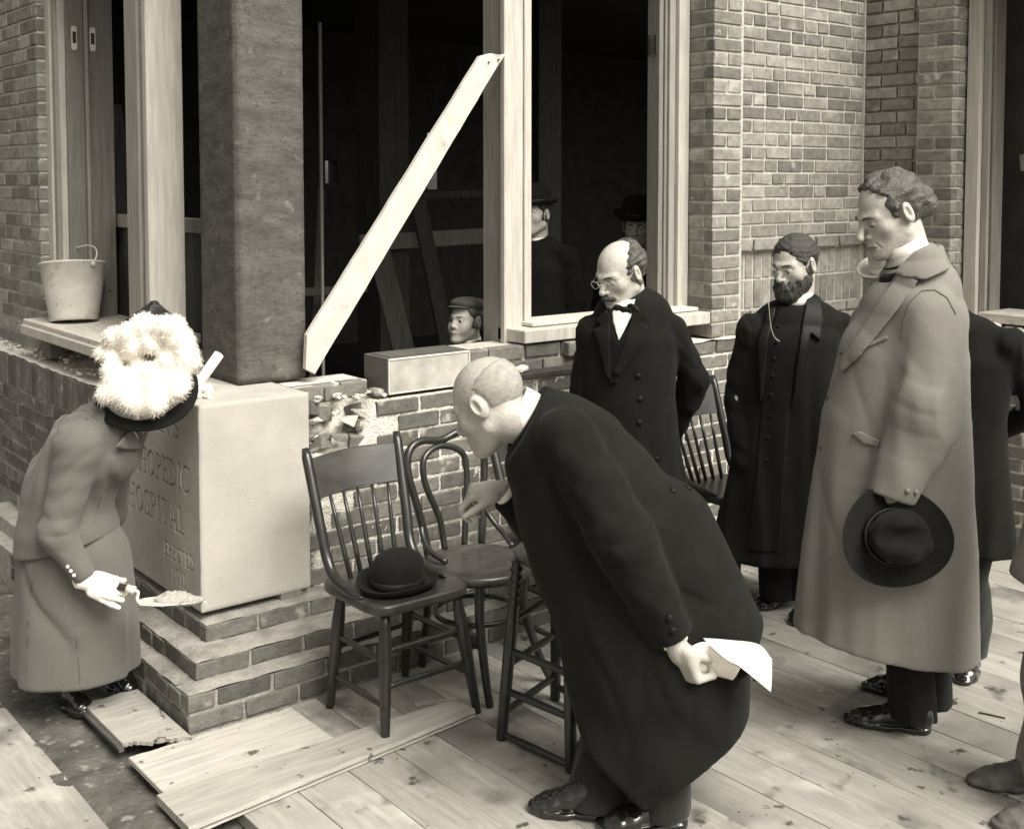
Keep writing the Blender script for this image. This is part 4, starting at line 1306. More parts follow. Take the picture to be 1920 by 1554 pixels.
def applique(f, poly_px, d, off, thick, axis_r=None, front=None):
    """cloth piece laid on surface f inside an outline (photo pixels at depth d); front keeps only the near side"""
    pts = [P(x, y, d) for x, y in poly_px]
    q2 = [((p @ RT), p[2]) for p in pts]
    rt = vec(RT); fh = vec(FH)
    far = d+.0 if front is None else front
    def g(p):
        dd = np.abs(f(p)-off)-thick
        # follow the perspective of the outline: scale lateral/height offsets with depth
        dep = p @ fh
        lat = (p @ rt)*(d/np.maximum(dep, .5)); z = CAM[2]+(p[:, 2]-CAM[2])*(d/np.maximum(dep, .5))
        pd = polyd(np.stack([lat, z], 1).astype(F32), q2)
        return smax(smax(dd, pd, .003), dep-far, .0)
    lo, hi = bnd([p+FH*.35 for p in pts]+[p-FH*.35 for p in pts], .04)
    return g, lo, hi
def buttons(parent, f, px, d, r, m, name='button'):
    """domed buttons set on surface f along the sight line of photo pixels"""
    for (x, y) in px:
        ts = np.linspace(d-.45, d+.3, 300)
        pts = np.array([P(x, y, t) for t in ts]).astype(F32)
        v = f(pts)
        i = int(np.argmax(v < 0))
        p = pts[i].astype(float)
        e = .004
        n = np.array([float(f(vec([p+np.eye(3)[k]*e]))[0]-f(vec([p-np.eye(3)[k]*e]))[0]) for k in range(3)])
        n = unit(n)
        MB().lathe([(r, -.003), (r, .003), (r*.8, .006), (r*.3, .0075)], p, n, 12).build(name, m, parent, smooth=True)
# ================================================================== PEOPLE
DEP = lambda p: float(np.asarray(p) @ FH)
def ground(p): return (float(p[0]), float(p[1]), 0.0)
def core(joints, r=.05, h=.014):
    """plain trunk and limbs under the clothes, joined to the head and hands: list of (a, b, ra, rb)"""
    f = union([seg(a, b, ra, rb) for a, b, ra, rb in joints], .03)
    lo, hi = bnd([j[0] for j in joints]+[j[1] for j in joints], .14)
    V, Q = mesh_sdf(f, lo, hi, h)
    return (V, Q)
def piece(f, lo, hi, h, it=1):
    V, Q = mesh_sdf(f, lo, hi, h)
    return (relax(V, Q, it, .4), Q)
def body(root, parts, m='skin'): return link('body', to_mesh(parts, 'body'), m, root, smooth=True)
def band(c, axis, r, hgt, thick, n=40, flare=0.0, sx=1.0, sy=1.0, hint=(1, 0, 0), dip=0.0):
    """stand-up collar / cuff: a hollow ring"""
    b = MB()
    b.lathe([(r, -hgt/2), (r+thick, -hgt/2), (r+thick+flare, hgt/2), (r+flare, hgt/2), (r, -hgt/2)], c, axis, n, hint, sx, sy, cap=False)
    return b

# ------------------------------------------------------------------ tall man in the grey overcoat
def tall_man():
    d = 3.95
    S = lambda px: px/565.0
    root = empty('person', ground(P(1700, 1400, 3.93)), 'tall man in long light grey overcoat with a black hat in his hand', 'person')
    rows_ = [(500, 1668, 1772, .12), (545, 1648, 1796, .18), (600, 1612, 1808, .215), (680, 1572, 1812, .215), (800, 1540, 1818, .20), (900, 1527, 1822, .205),
             (1040, 1508, 1829, .225), (1190, 1486, 1836, .24), (1260, 1478, 1840, .245)]
    stn = [(P((l+r)/2, y, d), w, S((r-l)/2)) for y, l, r, w in rows_]
    tor = chain(stn, FH)
    n_ = unit(np.cross(P(1835, 1228, d)-P(1485, 1170, d), FH)); n_ = n_ if n_[2] < 0 else -n_
    skirtmask = lambda p: np.clip((1.15-p[:, 2])*1.6, 0.05, 1)
    tor = crease(folds(tor, .013, 8, 3, (1.0, 1.0, .08), skirtmask), [(P(1600, 760, d-.2), RT, .22, 20, .004), (P(1560, 1000, d-.2), RT, .30, 12, .008), (P(1760, 1080, d-.2), RT, .30, 11, .008), (P(1660, 1150, d-.2), RT, .22, 13, .007)])
    sh, el, wr = P(1738, 590, d-.15), P(1738, 770, d-.215), P(1672, 930, d-.23)
    sleeve = union([seg(sh, el, .098, .108), seg(el, wr, .108, .078)], .05)
    sleeve = crease(folds(sleeve, .006, 15, 8, (1, 1, .5)), [(P(1745, 770, d-.3), (RT*.5+np.array((0, 0, 1.0))), .14, 34, .005), (P(1700, 640, d-.25), (RT*.9+np.array((0, 0, .5))), .16, 18, .003)])
    sdir = unit(wr-el)
    sleeve = cut(sleeve, wr+sdir*.005, unit(sdir+np.array((0, 0, -.25))), .004)
    far = cut(union([seg(P(1640, 610, d+.16), P(1600, 800, d+.20), .085, .085), seg(P(1600, 800, d+.20), P(1600, 960, d+.20), .085, .07)], .03), P(1600, 965, d+.2), (0, 0, -1))
    torc = cut(tor, P(1485, 1172, d), n_, .006)
    # bottom edge dips at the back as in the picture
    coatf = union([union([torc, far], .03), sleeve], .022)
    # open neck
    coatf = minus(coatf, seg(P(1706, 420, d), P(1700, 520, d-.02), .066, .060), .012)
    lo, hi = bnd([P(1478, 440, d), P(1845, 1260, d), P(1700, 800, d-.36), P(1700, 800, d+.32), P(1478, 1260, d-.26), P(1845, 1260, d+.3)], .05)
    coat = soft('overcoat', coatf, lo, hi, .0075, 'grey_wool', root, 1)
    base = union([torc, sleeve], .02)
    g, l2, h2 = applique(torc, [(1720, 470), (1768, 462), (1780, 505), (1736, 525), (1692, 520), (1676, 512), (1690, 496)], d, .012, .010, front=d+.05)
    col = union([lambda p: g(p), cut(cut(minus(eseg(P(1716, 476, d), P(1724, 524, d), .112, .086, .135, .112, FH), eseg(P(1714, 462, d), P(1724, 540, d), .095, .070, .110, .087, FH), .006),
                P(1714, 478, d), (RT*-.45+np.array((0, 0, 1.0)))), P(1720, 524, d), (0, 0, -1))], .012)
    soft('collar', col, np.minimum(l2, P(1640, 540, d)-.16), np.maximum(h2, P(1790, 440, d)+.16), .006, 'grey_wool', coat, 1)
    g, l2, h2 = applique(torc, [(1690, 508), (1722, 526), (1700, 560), (1660, 610), (1610, 670), (1577, 700), (1572, 682), (1612, 622), (1650, 560)], d, .010, .007, front=d-.01)
    soft('lapel', g, l2, h2, .005, 'grey_wool', coat, 1)
    g, l2, h2 = applique(base, [(1613, 648), (1663, 628), (1665, 636), (1616, 656)], d, .003, .005, front=d)
    soft('pocket_welt', g, l2, h2, .004, 'grey_wool', coat, 1)
    g, l2, h2 = applique(base, [(1596, 812), (1612, 808), (1648, 825), (1646, 838), (1618, 832)], d, .004, .006, front=d)
    soft('pocket_welt', g, l2, h2, .004, 'grey_wool', coat, 1)
    for pth in ([(1690, 640), (1694, 600), (1706, 566), (1728, 545), (1752, 543), (1776, 558), (1793, 590)],):
        g, l2, h2 = applique(base, strip(pth, 3.0), d, .0005, .0030, front=d)
        soft('seam', g, l2, h2, .0032, 'woman_wool', coat, 0)
    buttons(coat, base, [(1702, 920), (1717, 922)], d-.2, .009, 'grey_wool')
    buttons(coat, base, [(1578, 660), (1553, 745), (1540, 838)], d, .008, 'suit_grey', 'buttonhole')
    # black undercoat at the neck and the white clerical collar
    hd = Head(P(1668, 400, d), -RT*.90-FH*.24+np.array((0, 0, -.40)), (0, 0, 1), 1.09, jaw=.9, nose=1.3)
    nb = P(1712, 500, d)
    soft('undercoat', minus(cut(eseg(P(1710, 455, d), P(1690, 600, d-.02), .078, .080, .12, .10, FH), P(1701, 487, d), unit(np.array((0, 0, .87))-RT*.52), .004), seg(P(1700, 420, d), P(1710, 520, d), .056, .056)),
         *bnd([P(1640, 440, d-.15), P(1780, 620, d+.15)], .03), .007, 'black_wool', root, 1)
    band(P(1700, 469, d), unit(np.array((0, 0, .87))-RT*.50), .068, .062, .004, sx=1.0, sy=1.0, flare=-.002).build('clerical_collar', 'linen', root, smooth=True)
    band(P(1704, 485, d), unit(np.array((0, 0, .87))-RT*.50), .074, .020, .010).build('coat_neck', 'black_wool', root, smooth=True)
    hand, hb = hand_sdf(P(1676, 932, d-.23), P(1668, 990, d-.24)-P(1676, 932, d-.23), FH*1.0+RT*.2, 1, [(.5, .9, .6)]*4, sc=1.12)
    parts = [piece(union([hd.skin(), hd.neck(nb)], .02), *hd.box(.06), .0030), 
             core([(nb, P(1715, 900, d), .09, .13), (sh, el, .05, .045), (el, wr, .045, .035), (P(1640, 620, d+.14), P(1600, 800, d+.18), .05, .045), (P(1600, 800, d+.18), P(1600, 955, d+.2), .045, .035),
                   (P(1700, 900, d-.08), P(1712, 1325, d-.03), .09, .04), (P(1730, 900, d+.1), P(1740, 1290, d+.18), .09, .04)])]
    body(root, parts)
    soft('glove', hand, *hb, .0032, 'glove_dark', root, 1)
    hair = hd.hair(.011, [], .0032, 120, 4, line=[(-.08, -.06), (-.045, -.018), (-.022, .018), (.015, .036), (.045, .044), (.065, .036), (.085, .048), (.11, .06)], extra=[ellip((0, -.098, .000), (.062, .044, .048)), ellip((-.02, -.112, -.022), (.045, .036, .036)), ellip((-.052, -.02, .05), (.028, .05, .03))], blob=.006, part=((-.030, .075, .085), (-.034, -.045, .128)))
    soft('hair', hair, *hd.box(.05), .0032, 'hair_brown', root, 0)
    hd.brow_and_eye(root, 'hair_brown', .005)
    hd.lips(root)
    # trousers and shoes
    tr = union([eseg(P(1708, 1080, d-.09), P(1714, 1385, d-.03), .10, .095, .085, .088, FH), eseg(P(1745, 1080, d+.10), P(1742, 1352, d+.19), .10, .095, .082, .080, FH)], .01)
    tr = crease(folds(tr, .010, 16, 5, (1, 1, .4)), [(P(1690, 1360, d-.1), np.array((0, 0, 1.0)), .10, 40, .008)])
    tr = cut(cut(tr, P(1712, 1393, d-.03)*(1, 1, 0)+(0, 0, .038), unit(np.array((0, 0, -1.0))-RT*.25)), P(1700, 1120, d), (0, 0, 1))
    soft('trousers', tr, *bnd([P(1640, 1100, d-.2), P(1800, 1410, d+.3)], .04), .0075, 'black_wool', root, 1)
    shoe(root, ground(P(1747, 1412, 3.90)), ground(P(1578, 1390, 4.0)), .049)
    shoe(root, ground(P(1768, 1345, 4.17)), ground(P(1612, 1325, 4.26)), .049)
    # hat in his hand
    hc = P(1676, 1005, d-.275)
    ax = unit(-FH*.93+np.array((0, 0, .22))+RT*.12)
    hat = empty('hat', P(1676, 1005, d-.275), 'black soft felt hat held against the grey overcoat by the tall man', 'hat')
    b = MB()
    u, v, a = frame(ax, (0, 0, 1))
    def ring(r, hgt, sy=.84, wob=0.0): return [hc+a*(hgt+wob*math.cos(2*t+.6))+u*r*math.cos(t)+v*r*sy*math.sin(t) for t in np.linspace(0, 2*math.pi, 49)[:-1]]
    prof = [(.098, .0, 0), (.150, .004, .016), (.178, .010, .026), (.182, .012, .027), (.180, .006, .027), (.150, -.002, .016), (.10, -.006, 0)]
    n0 = 0
    for r, hh, wb in prof: b.v += [tuple(p) for p in ring(r, hh, .86, wb)]
    for i in range(len(prof)-1):
        for k in range(48): b.f.append((i*48+k, i*48+(k+1) % 48, (i+1)*48+(k+1) % 48, (i+1)*48+k))
    b.build('brim', 'hat_felt', hat, smooth=True)
    crown = union([eseg(hc-a*.01, hc+a*.045, .103, .086, .094, .080, u), ellip(hc+a*.06, (.092, .076, .045), np.stack([u, v, a], 1))], .02)
    crown = minus(crown, eseg(hc+a*.118-u*.09, hc+a*.118+u*.09, .03, .034, .03, .034, v), .03)
    crown = cut(crown, hc-a*.004, -a)
    soft('crown', folds(crown, .006, 30, 2, (1, 1, 1)), *bnd([hc-.14, hc+.14], .04), .0045, 'hat_felt', hat, 1)
    band(hc+a*.014, a, .098, .030, .004, hint=(0, 0, 1), sx=1.04, sy=.88).build('hat_band', 'ribbon', hat, smooth=True)
tall_man()

# ------------------------------------------------------------------ bearded clergyman
def bearded_man():
    d = 5.1
    S = lambda px: px/437.0
    root = empty('person', ground(P(1470, 1165, 5.06)), 'bearded man in spectacles and black clerical dress before the brick wall', 'person')
    rows_ = [(596, 1440, 1550, .080), (612, 1408, 1582, .13), (650, 1386, 1592, .165), (760, 1378, 1590, .165), (900, 1360, 1590, .18), (1030, 1338, 1592, .20), (1060, 1334, 1594, .20)]
    tor = chain([(P((l+r)/2, y, d), S((r-l)/2), w) for y, l, r, w in rows_], RT)
    tor = folds(tor, .016, 14, 12, (1, 1, .05), lambda p: np.clip((1.2-p[:, 2])*1.5, .05, 1))
    tor = cut(tor, P(1450, 1040, d), (0, 0, -1), .006)
    armR = union([seg(P(1412, 618, d-.02), P(1386, 745, d+.02), .072, .066), seg(P(1386, 745, d+.02), P(1398, 860, d-.06), .066, .055)], .03)
    armL = union([seg(P(1578, 615, d-.02), P(1606, 750, d+.04), .072, .066), seg(P(1606, 750, d+.04), P(1580, 870, d-.06), .066, .055)], .03)
    arms = folds(union([armR, armL]), .008, 30, 4, (1, 1, .6))
    f = union([tor, arms], .018)
    lo, hi = bnd([P(1325, 540, d), P(1625, 1070, d), P(1450, 800, d-.27), P(1450, 800, d+.27)], .05)
    coat = soft('overcoat', f, lo, hi, .0085, 'black_wool', root, 1)
    g, l2, h2 = applique(tor, [(1462, 575), (1508, 572), (1500, 640), (1480, 760), (1470, 900), (1462, 1035), (1400, 1035), (1418, 880), (1428, 760), (1434, 650)], d, .002, .006, front=d)
    cas = soft('cassock', g, l2, h2, .006, 'cassock', root, 1)
    g, l2, h2 = applique(tor, [(1516, 540), (1540, 560), (1545, 600), (1538, 640), (1520, 625), (1505, 700), (1485, 770), (1492, 690), (1505, 600)], d, .010, .008, front=d)
    soft('lapel', g, l2, h2, .006, 'black_satin', coat, 1)
    g, l2, h2 = applique(tor, [(1440, 578), (1456, 575), (1440, 640), (1432, 740), (1424, 760), (1420, 640)], d, .010, .008, front=d)
    soft('lapel', g, l2, h2, .006, 'black_satin', coat, 1)
    buttons(cas, lambda p: tor(p)-.008, [(1459, 612), (1456, 642), (1452, 672), (1449, 705), (1446, 740), (1443, 778), (1440, 820), (1437, 862)], d, .0085, 'black_wool')
    ch = [P(x, y, d-.18) for x, y in ((1441, 568), (1443, 590), (1446, 615), (1452, 632), (1462, 640))]
    MB().tube(spline(ch, 6), .0013, 6).build('chain', 'gold', root, smooth=True)
    hd = Head(P(1490, 497, d-.03), -RT*.72-FH*.62+np.array((0, 0, -.22)), (0, 0, 1), 1.06)
    nb = P(1494, 585, d)
    body(root, [piece(union([hd.skin(), hd.neck(nb, .058, .064)], .02), *hd.box(.05), .0032),
                core([(nb, P(1475, 850, d), .09, .12), (P(1420, 625, d), P(1388, 745, d), .05, .045), (P(1388, 745, d), P(1398, 850, d-.05), .045, .035),
                      (P(1570, 625, d), P(1600, 750, d), .05, .045), (P(1600, 750, d), P(1580, 860, d-.05), .045, .035), (P(1450, 850, d), P(1452, 1085, d), .08, .04), (P(1510, 850, d), P(1512, 1100, d-.02), .08, .04)])])
    band(P(1490, 562, d-.005), unit(P(1484, 500, d)-P(1494, 600, d)), .074, .056, .004).build('clerical_collar', 'linen', root, smooth=True)
    hair = hd.hair(.0065, [], .0018, 120, 6, line=[(-.08, -.06), (-.045, -.012), (-.025, .028), (.02, .042), (.045, .056), (.065, .073), (.09, .084)], extra=[seg((-.070, .004, .010), (-.066, .008, -.03), .010, .008), seg((.070, .004, .010), (.066, .008, -.03), .010, .008)], part=((-.034, .075, .075), (-.036, -.03, .124)))
    soft('hair', hair, *hd.box(.04), .0034, 'hair_dark', root, 0)
    bdf = hd.beard(.011, (0, .100, -.048), (0, .28, .95), noise=.0018, extra=[ellip((0, .072, -.104), (.045, .042, .034)), seg((-.032, .090, -.063), (0, .106, -.053), .010, .010), seg((.032, .090, -.063), (0, .106, -.053), .010, .010)])
    soft('beard', bdf, *hd.box(.05), .0032, 'hair_dark', root, 0)
    hd.brow_and_eye(root, 'hair_dark', .0045)
    spectacles(hd, root)
    tr = union([eseg(P(1452, 960, d-.02), P(1455, 1150, d-.02), .085, .085, .075, .078, RT), eseg(P(1515, 960, d), P(1517, 1165, d-.06), .085, .085, .075, .078, RT)], .01)
    soft('trousers', cut(cut(tr, P(1450, 1000, d), (0, 0, 1)), (0, 0, .045), (0, 0, -1)), *bnd([P(1400, 990, d-.15), P(1570, 1190, d+.15)], .03), .009, 'black_wool', root, 1)
    shoe(root, ground(P(1468, 1128, 5.24)), ground(P(1424, 1158, 5.03)), .048)
    shoe(root, ground(P(1528, 1165, 4.95)), ground(P(1484, 1186, 4.86)), .048)
bearded_man()

# ------------------------------------------------------------------ man with the bow tie
def bow_tie_man():
    d = 5.0
    S = lambda px: px/446.0
    root = empty('person', ground(P(1190, 1170, 5.0)), 'balding man with moustache, spectacles and black bow tie, arms behind his back', 'person')
    rows_ = [(572, 1140, 1232, .09), (596, 1112, 1262, .135), (640, 1096, 1272, .155), (740, 1094, 1266, .155), (850, 1096, 1276, .16), (950, 1086, 1296, .18), (1060, 1076, 1310, .19)]
    tor = chain([(P((l+r)/2, y, d), S((r-l)/2), w) for y, l, r, w in rows_], RT)
    tor = folds(tor, .012, 14, 22, (1, 1, .06), lambda p: np.clip((1.0-p[:, 2])*1.5, .04, 1))
    tor = cut(tor, P(1190, 1050, d), (0, 0, -1), .006)
    armL = union([seg(P(1258, 618, d), P(1303, 712, d+.06), .070, .064), seg(P(1303, 712, d+.06), P(1258, 812, d+.20), .064, .05)], .03)
    armR = union([seg(P(1112, 622, d), P(1100, 730, d+.06), .070, .064), seg(P(1100, 730, d+.06), P(1130, 815, d+.20), .064, .05)], .03)
    f = union([tor, folds(union([armL, armR]), .008, 30, 7, (1, 1, .6))], .015)
    coat = soft('frock_coat', f, *bnd([P(1070, 550, d), P(1335, 1060, d), P(1190, 800, d-.24), P(1190, 800, d+.30)], .05), .0085, 'black_wool', root, 1)
    sh, l2, h2 = applique(tor, [(1148, 566), (1196, 560), (1186, 590), (1160, 640), (1148, 600)], d, .004, .006, front=d)
    soft('shirt_front', sh, l2, h2, .005, 'linen', root, 1)
    g, l2, h2 = applique(tor, [(1140, 575), (1149, 585), (1150, 620), (1160, 644), (1180, 612), (1172, 670), (1156, 720), (1142, 720), (1140, 640)], d, .006, .006, front=d)
    soft('waistcoat', g, l2, h2, .005, 'cassock', root, 1)
    g, l2, h2 = applique(tor, [(1192, 558), (1210, 562), (1212, 590), (1200, 604), (1216, 612), (1200, 650), (1160, 706), (1148, 700), (1168, 650), (1182, 604)], d, .012, .008, front=d)
    soft('lapel', g, l2, h2, .005, 'black_wool', coat, 1)
    g, l2, h2 = applique(tor, [(1138, 580), (1143, 590), (1144, 650), (1144, 712), (1136, 706), (1120, 640), (1112, 618), (1126, 612), (1118, 600)], d, .012, .008, front=d)
    soft('lapel', g, l2, h2, .005, 'black_wool', coat, 1)
    buttons(coat, tor, [(1197, 705), (1200, 748), (1199, 792), (1232, 860)], d, .0125, 'black_satin')
    hd = Head(P(1163, 513, d-.05), -RT*.72-FH*.60+np.array((0, 0, -.36)), (0, 0, 1), 1.10)
    nb = P(1190, 600, d)
    body(root, [piece(union([hd.skin(), hd.neck(nb)], .02), *hd.box(.06), .0032),
                core([(nb, P(1190, 850, d), .09, .12), (P(1255, 620, d), P(1303, 712, d+.06), .05, .042), (P(1303, 712, d+.06), P(1255, 812, d+.2), .042, .035),
                      (P(1112, 622, d), P(1100, 730, d+.06), .05, .042), (P(1100, 730, d+.06), P(1132, 815, d+.2), .042, .035), (P(1165, 850, d), P(1165, 1115, d), .08, .04), (P(1220, 850, d), P(1222, 1115, d), .08, .04)])])
    band(P(1180, 566, d-.01), unit(P(1168, 520, d-.04)-P(1190, 600, d)), .066, .042, .004).build('collar', 'linen', root, smooth=True)
    hair = hd.hair(.012, [], .003, 130, 9, line=[(-.08, -.06), (-.045, -.015), (-.022, .022), (.02, .032), (.05, .026), (.08, .002), (.105, -.045), (.13, -.09)], blob=.003, extra=[seg((-.072, .000, .012), (-.070, .004, -.016), .008, .005), seg((.072, .000, .012), (.070, .004, -.016), .008, .005)])
    soft('hair', hair, *hd.box(.04), .0032, 'hair_brown', root, 0)
    hd.lips(root, low_only=True)
    mo = union([seg((-.030, .088, -.066), (0, .107, -.056), .0075, .0105), seg((.030, .088, -.066), (0, .107, -.056), .0075, .0105)], .004)
    soft('moustache', hd.L(mo), *hd.box(.0), .0030, 'hair_dark', root, 0)
    hd.brow_and_eye(root, 'hair_dark', .0042)
    spectacles(hd, root, r=.018)
    bt = P(1172, 580, d-.125)
    u, v, a = RT*.85-FH*.3, np.array((0, 0, 1.0)), unit(-FH*.8-RT*.4)
    tie = union([ellip(bt, (.012, .012, .015)), ellip(bt+u*.032+v*.004, (.030, .012, .020), np.stack([unit(u), a, v], 1)), ellip(bt-u*.032-v*.002, (.030, .012, .020), np.stack([unit(u), a, v], 1))], .008)
    soft('bow_tie', folds(tie, .004, 90, 4, (1, 1, 1)), *bnd([bt-.08, bt+.08], .02), .0038, 'black_satin', root, 1)
    tr = union([eseg(P(1165, 980, d), P(1165, 1175, d), .085, .085, .075, .078, RT), eseg(P(1222, 980, d), P(1222, 1175, d), .085, .085, .075, .078, RT)], .01)
    soft('trousers', cut(cut(tr, P(1190, 1010, d), (0, 0, 1)), (0, 0, .045), (0, 0, -1)), *bnd([P(1110, 1000, d-.15), P(1280, 1190, d+.15)], .03), .011, 'black_wool', root, 1)
    shoe(root, ground(P(1172, 1165, 5.08)), ground(P(1140, 1190, 4.85)), .048, h=.007)
    shoe(root, ground(P(1226, 1165, 5.08)), ground(P(1215, 1195, 4.82)), .048, h=.007)
bow_tie_man()

# ------------------------------------------------------------------ man bending forward
def bending_man():
    d = 3.45
    S = lambda px: px/647.0
    root = empty('person', ground(P(1180, 1560, 3.36)), 'bald man in black frock coat bending forward with papers in his hand', 'person')
    st = [((990, 782), .105, 52), ((1022, 812), .17, 84), ((1062, 862), .205, 118), ((1108, 940), .215, 140), ((1165, 1045), .215, 166), ((1212, 1150), .225, 176), ((1232, 1260), .235, 172), ((1225, 1370), .235, 165), ((1215, 1450), .235, 160)]
    tor = chain([(P(x, y, d), w, S(r)) for (x, y), w, r in st], FH, .03)
    flap = chain([(P(1230, 1010, d), .20, S(120)), (P(1305, 1110, d), .20, S(92)), (P(1365, 1210, d), .19, S(84))], FH)
    fn_ = unit(np.cross(P(1427, 1166, d)-P(1384, 1224, d), FH)); fn_ = fn_ if fn_ @ RT > 0 else -fn_
    flap = cut(flap, P(1427, 1166, d), fn_, .004)
    fl2 = chain([(P(1270, 1150, d), .2, S(100)), (P(1310, 1250, d), .2, S(95)), (P(1315, 1330, d), .19, S(90))], FH)
    tor = union([tor, flap, fl2], .02)
    tor = crease(tor, [(P(1290, 1120, d-.2), RT*.9+np.array((0, 0, .4)), .22, 17, .010), (P(1150, 1250, d-.2), RT, .25, 15, .010), (P(1120, 800, d-.1), RT*.6-np.array((0, 0, .8)), .15, 26, .006), (P(1300, 1290, d-.2), RT, .2, 20, .008)])
    tor = folds(tor, .012, 10, 31, (1, 1, .5), lambda p: np.clip((1.25-p[:, 2])*1.6, .1, 1))
    hemn = unit(np.cross(P(1418, 1308, d)-P(1196, 1448, d), FH)); hemn = hemn if hemn[2] < 0 else -hemn
    torc = cut(tor, P(1412, 1310, d), hemn, .006)
    h2n = unit(np.cross(P(1086, 1358, d)-P(1200, 1456, d), FH)); h2n = h2n if h2n[2] < 0 else -h2n
    torc = cut(torc, P(1086, 1358, d), h2n, .006)
    frontn = unit(np.cross(P(1000, 1110, d)-P(1105, 1385, d), FH)); frontn = frontn if frontn @ RT < 0 else -frontn
    torc = cut(torc, P(1040, 1235, d), frontn, .02)
    sh, el, wr = P(1062, 822, d-.17), P(1168, 1010, d-.235), P(1258, 1188, d-.22)
    armn = union([seg(sh, el, .088, .086), seg(el, wr, .086, .060)], .04)
    armn = crease(armn, [(P(1168, 1010, d-.3), unit(np.array((0, 0, 1.0))+RT*.3), .13, 36, .007), (P(1080, 850, d-.25), RT*.7-np.array((0, 0, .7)), .14, 28, .006)])
    armn = cut(folds(armn, .005, 15, 14, (1, 1, .6)), wr+unit(wr-el)*.01, unit(wr-el), .004)
    sh2, el2, wr2 = P(1010, 845, d+.17), P(1010, 980, d+.23), P(952, 928, d+.19)
    armf = union([seg(sh2, el2, .08, .072), seg(el2, wr2, .072, .055)], .03)
    armf = cut(armf, wr2+unit(wr2-el2)*.005, unit(wr2-el2), .004)
    f = union([union([torc, armf], .02), armn], .016)
    ca = unit(P(935, 755, d)-P(1000, 790, d))
    tcut = cut(torc, P(990, 784, d), ca, .004)
    f = union([union([tcut, armf], .02), armn], .016)
    coat = soft('frock_coat', f, *bnd([P(930, 690, d-.3), P(1440, 1520, d-.3), P(930, 690, d+.35), P(1440, 1520, d+.35)], .06), .0085, 'black_wool', root, 1)
    cl = cut(cut(minus(eseg(P(968, 776, d), P(1008, 798, d), .098, .098, .125, .125, FH), eseg(P(950, 768, d), P(1015, 802, d), .082, .082, .100, .100, FH), .004),
                 P(985, 783, d), unit(P(940, 760, d)-P(990, 790, d)), .003), P(1004, 797, d), unit(P(1000, 790, d)-P(950, 765, d)), .003)
    soft('coat_collar', cl, *bnd([P(960, 700, d-.15), P(1040, 880, d+.15)], .04), .0055, 'black_satin', coat, 1)
    buttons(coat, armn, [(1255, 1158), (1262, 1182)], d-.3, .011, 'black_satin', 'cuff_button')
    buttons(coat, tor, [(1262, 920), (1290, 915)], d-.1, .011, 'black_satin')
    hd = Head(P(916, 757, d), -RT*.80+FH*.40+np.array((0, 0, -.50)), (0, 0, 1), 1.10)
    nb = P(1000, 795, d)
    fur, hb = hand_sdf(wr+unit(wr-el)*.03-FH*.015, unit(RT*.42+np.array((0, 0, -1.0))), FH*.55+RT*.85, 1, [(1.25, 1.65, 1.0), (1.3, 1.65, 1.0), (1.3, 1.65, 1.0), (1.35, 1.6, 1.0)], thumb=(.12, .72, .80), tc=(.1, .2), sc=1.18)
    fuf, hb2 = hand_sdf(wr2+unit(wr2-el2)*.03, unit(-RT*.95+np.array((0, 0, -.10))), np.array((0, 0, -1.0))+FH*.3, 1, [(.75, 1.0, .5), (.95, 1.2, .7), (1.1, 1.3, .8), (1.2, 1.3, .8)], thumb=(.34, .85, .30), tc=(.0, .1), sc=1.08)
    body(root, [piece(union([hd.skin(), hd.neck(nb, .062, .068)], .02), *hd.box(.05), .0028), piece(fur, *hb, .0028), piece(fuf, *hb2, .0028),
                core([(nb, P(1180, 1080, d), .08, .13), (sh, el, .05, .045), (el, wr+unit(wr-el)*.03, .045, .03), (sh2, el2, .05, .045), (el2, wr2+unit(wr2-el2)*.03, .045, .03),
                      (P(1165, 1100, d+.08), P(1150, 1300, d+.07), .09, .06), (P(1150, 1300, d+.07), P(1105, 1480, d+.02), .06, .035), (P(1220, 1100, d-.1), P(1235, 1330, d-.1), .09, .06), (P(1235, 1330, d-.1), P(1240, 1560, d-.1), .06, .04)])], 'skin_ruddy')
    ca = unit(P(935, 755, d)-P(1000, 795, d))
    band(P(978, 780, d), ca, .080, .062, .005, flare=-.004).build('collar', 'linen', root, smooth=True)
    for (w0, e0) in ((wr, el), (wr2, el2)):
        ax = unit(w0-e0)
        band(w0+ax*.012, ax, .036, .03, .003).build('shirt_cuff', 'linen', root, smooth=True)
    hair = hd.hair(.0022, [], .0004, 260, 13, jag=.004, fade=.03, line=[(-.08, -.06), (-.04, -.015), (-.02, .006), (.02, .012), (.05, .004), (.075, -.03), (.095, -.075), (.13, -.12)])
    soft('hair', hair, *hd.box(.02), .0032, 'hair_grey', root, 1)
    hd.brow_and_eye(root, 'hair_grey', .004)
    tr = union([eseg(P(1165, 1200, d+.08), P(1158, 1350, d+.06), .105, .105, .095, .095, FH), eseg(P(1158, 1350, d+.06), P(1114, 1520, d-.05), .095, .095, .092, .090, FH),
                eseg(P(1235, 1200, d-.1), P(1240, 1400, d-.09), .11, .105, .09, .085, FH), eseg(P(1240, 1400, d-.09), P(1240, 1590, d-.11), .09, .085, .088, .084, FH)], .008)
    tr = cut(folds(tr, .008, 20, 6, (1, 1, .3)), (0, 0, .03), (0, 0, -1))
    soft('trousers', tr, *bnd([P(1020, 1180, d-.25), P(1340, 1640, d-.3), P(1020, 1180, d+.25), P(1320, 1600, d+.25)], .04), .008, 'stripe_wool', root, 1)
    shoe(root, ground(P(1135, 1555, 3.37)), ground(P(988, 1535, 3.42)), .050, h=.004)
    shoe(root, ground(P(1290, 1575, 3.33)), ground(P(1118, 1588, 3.30)), .050)
    # folded papers in his hand
    pp = empty('papers', P(1345, 1230, d-.2), 'curling white sheets of paper in the hand of the bending man', 'paper')
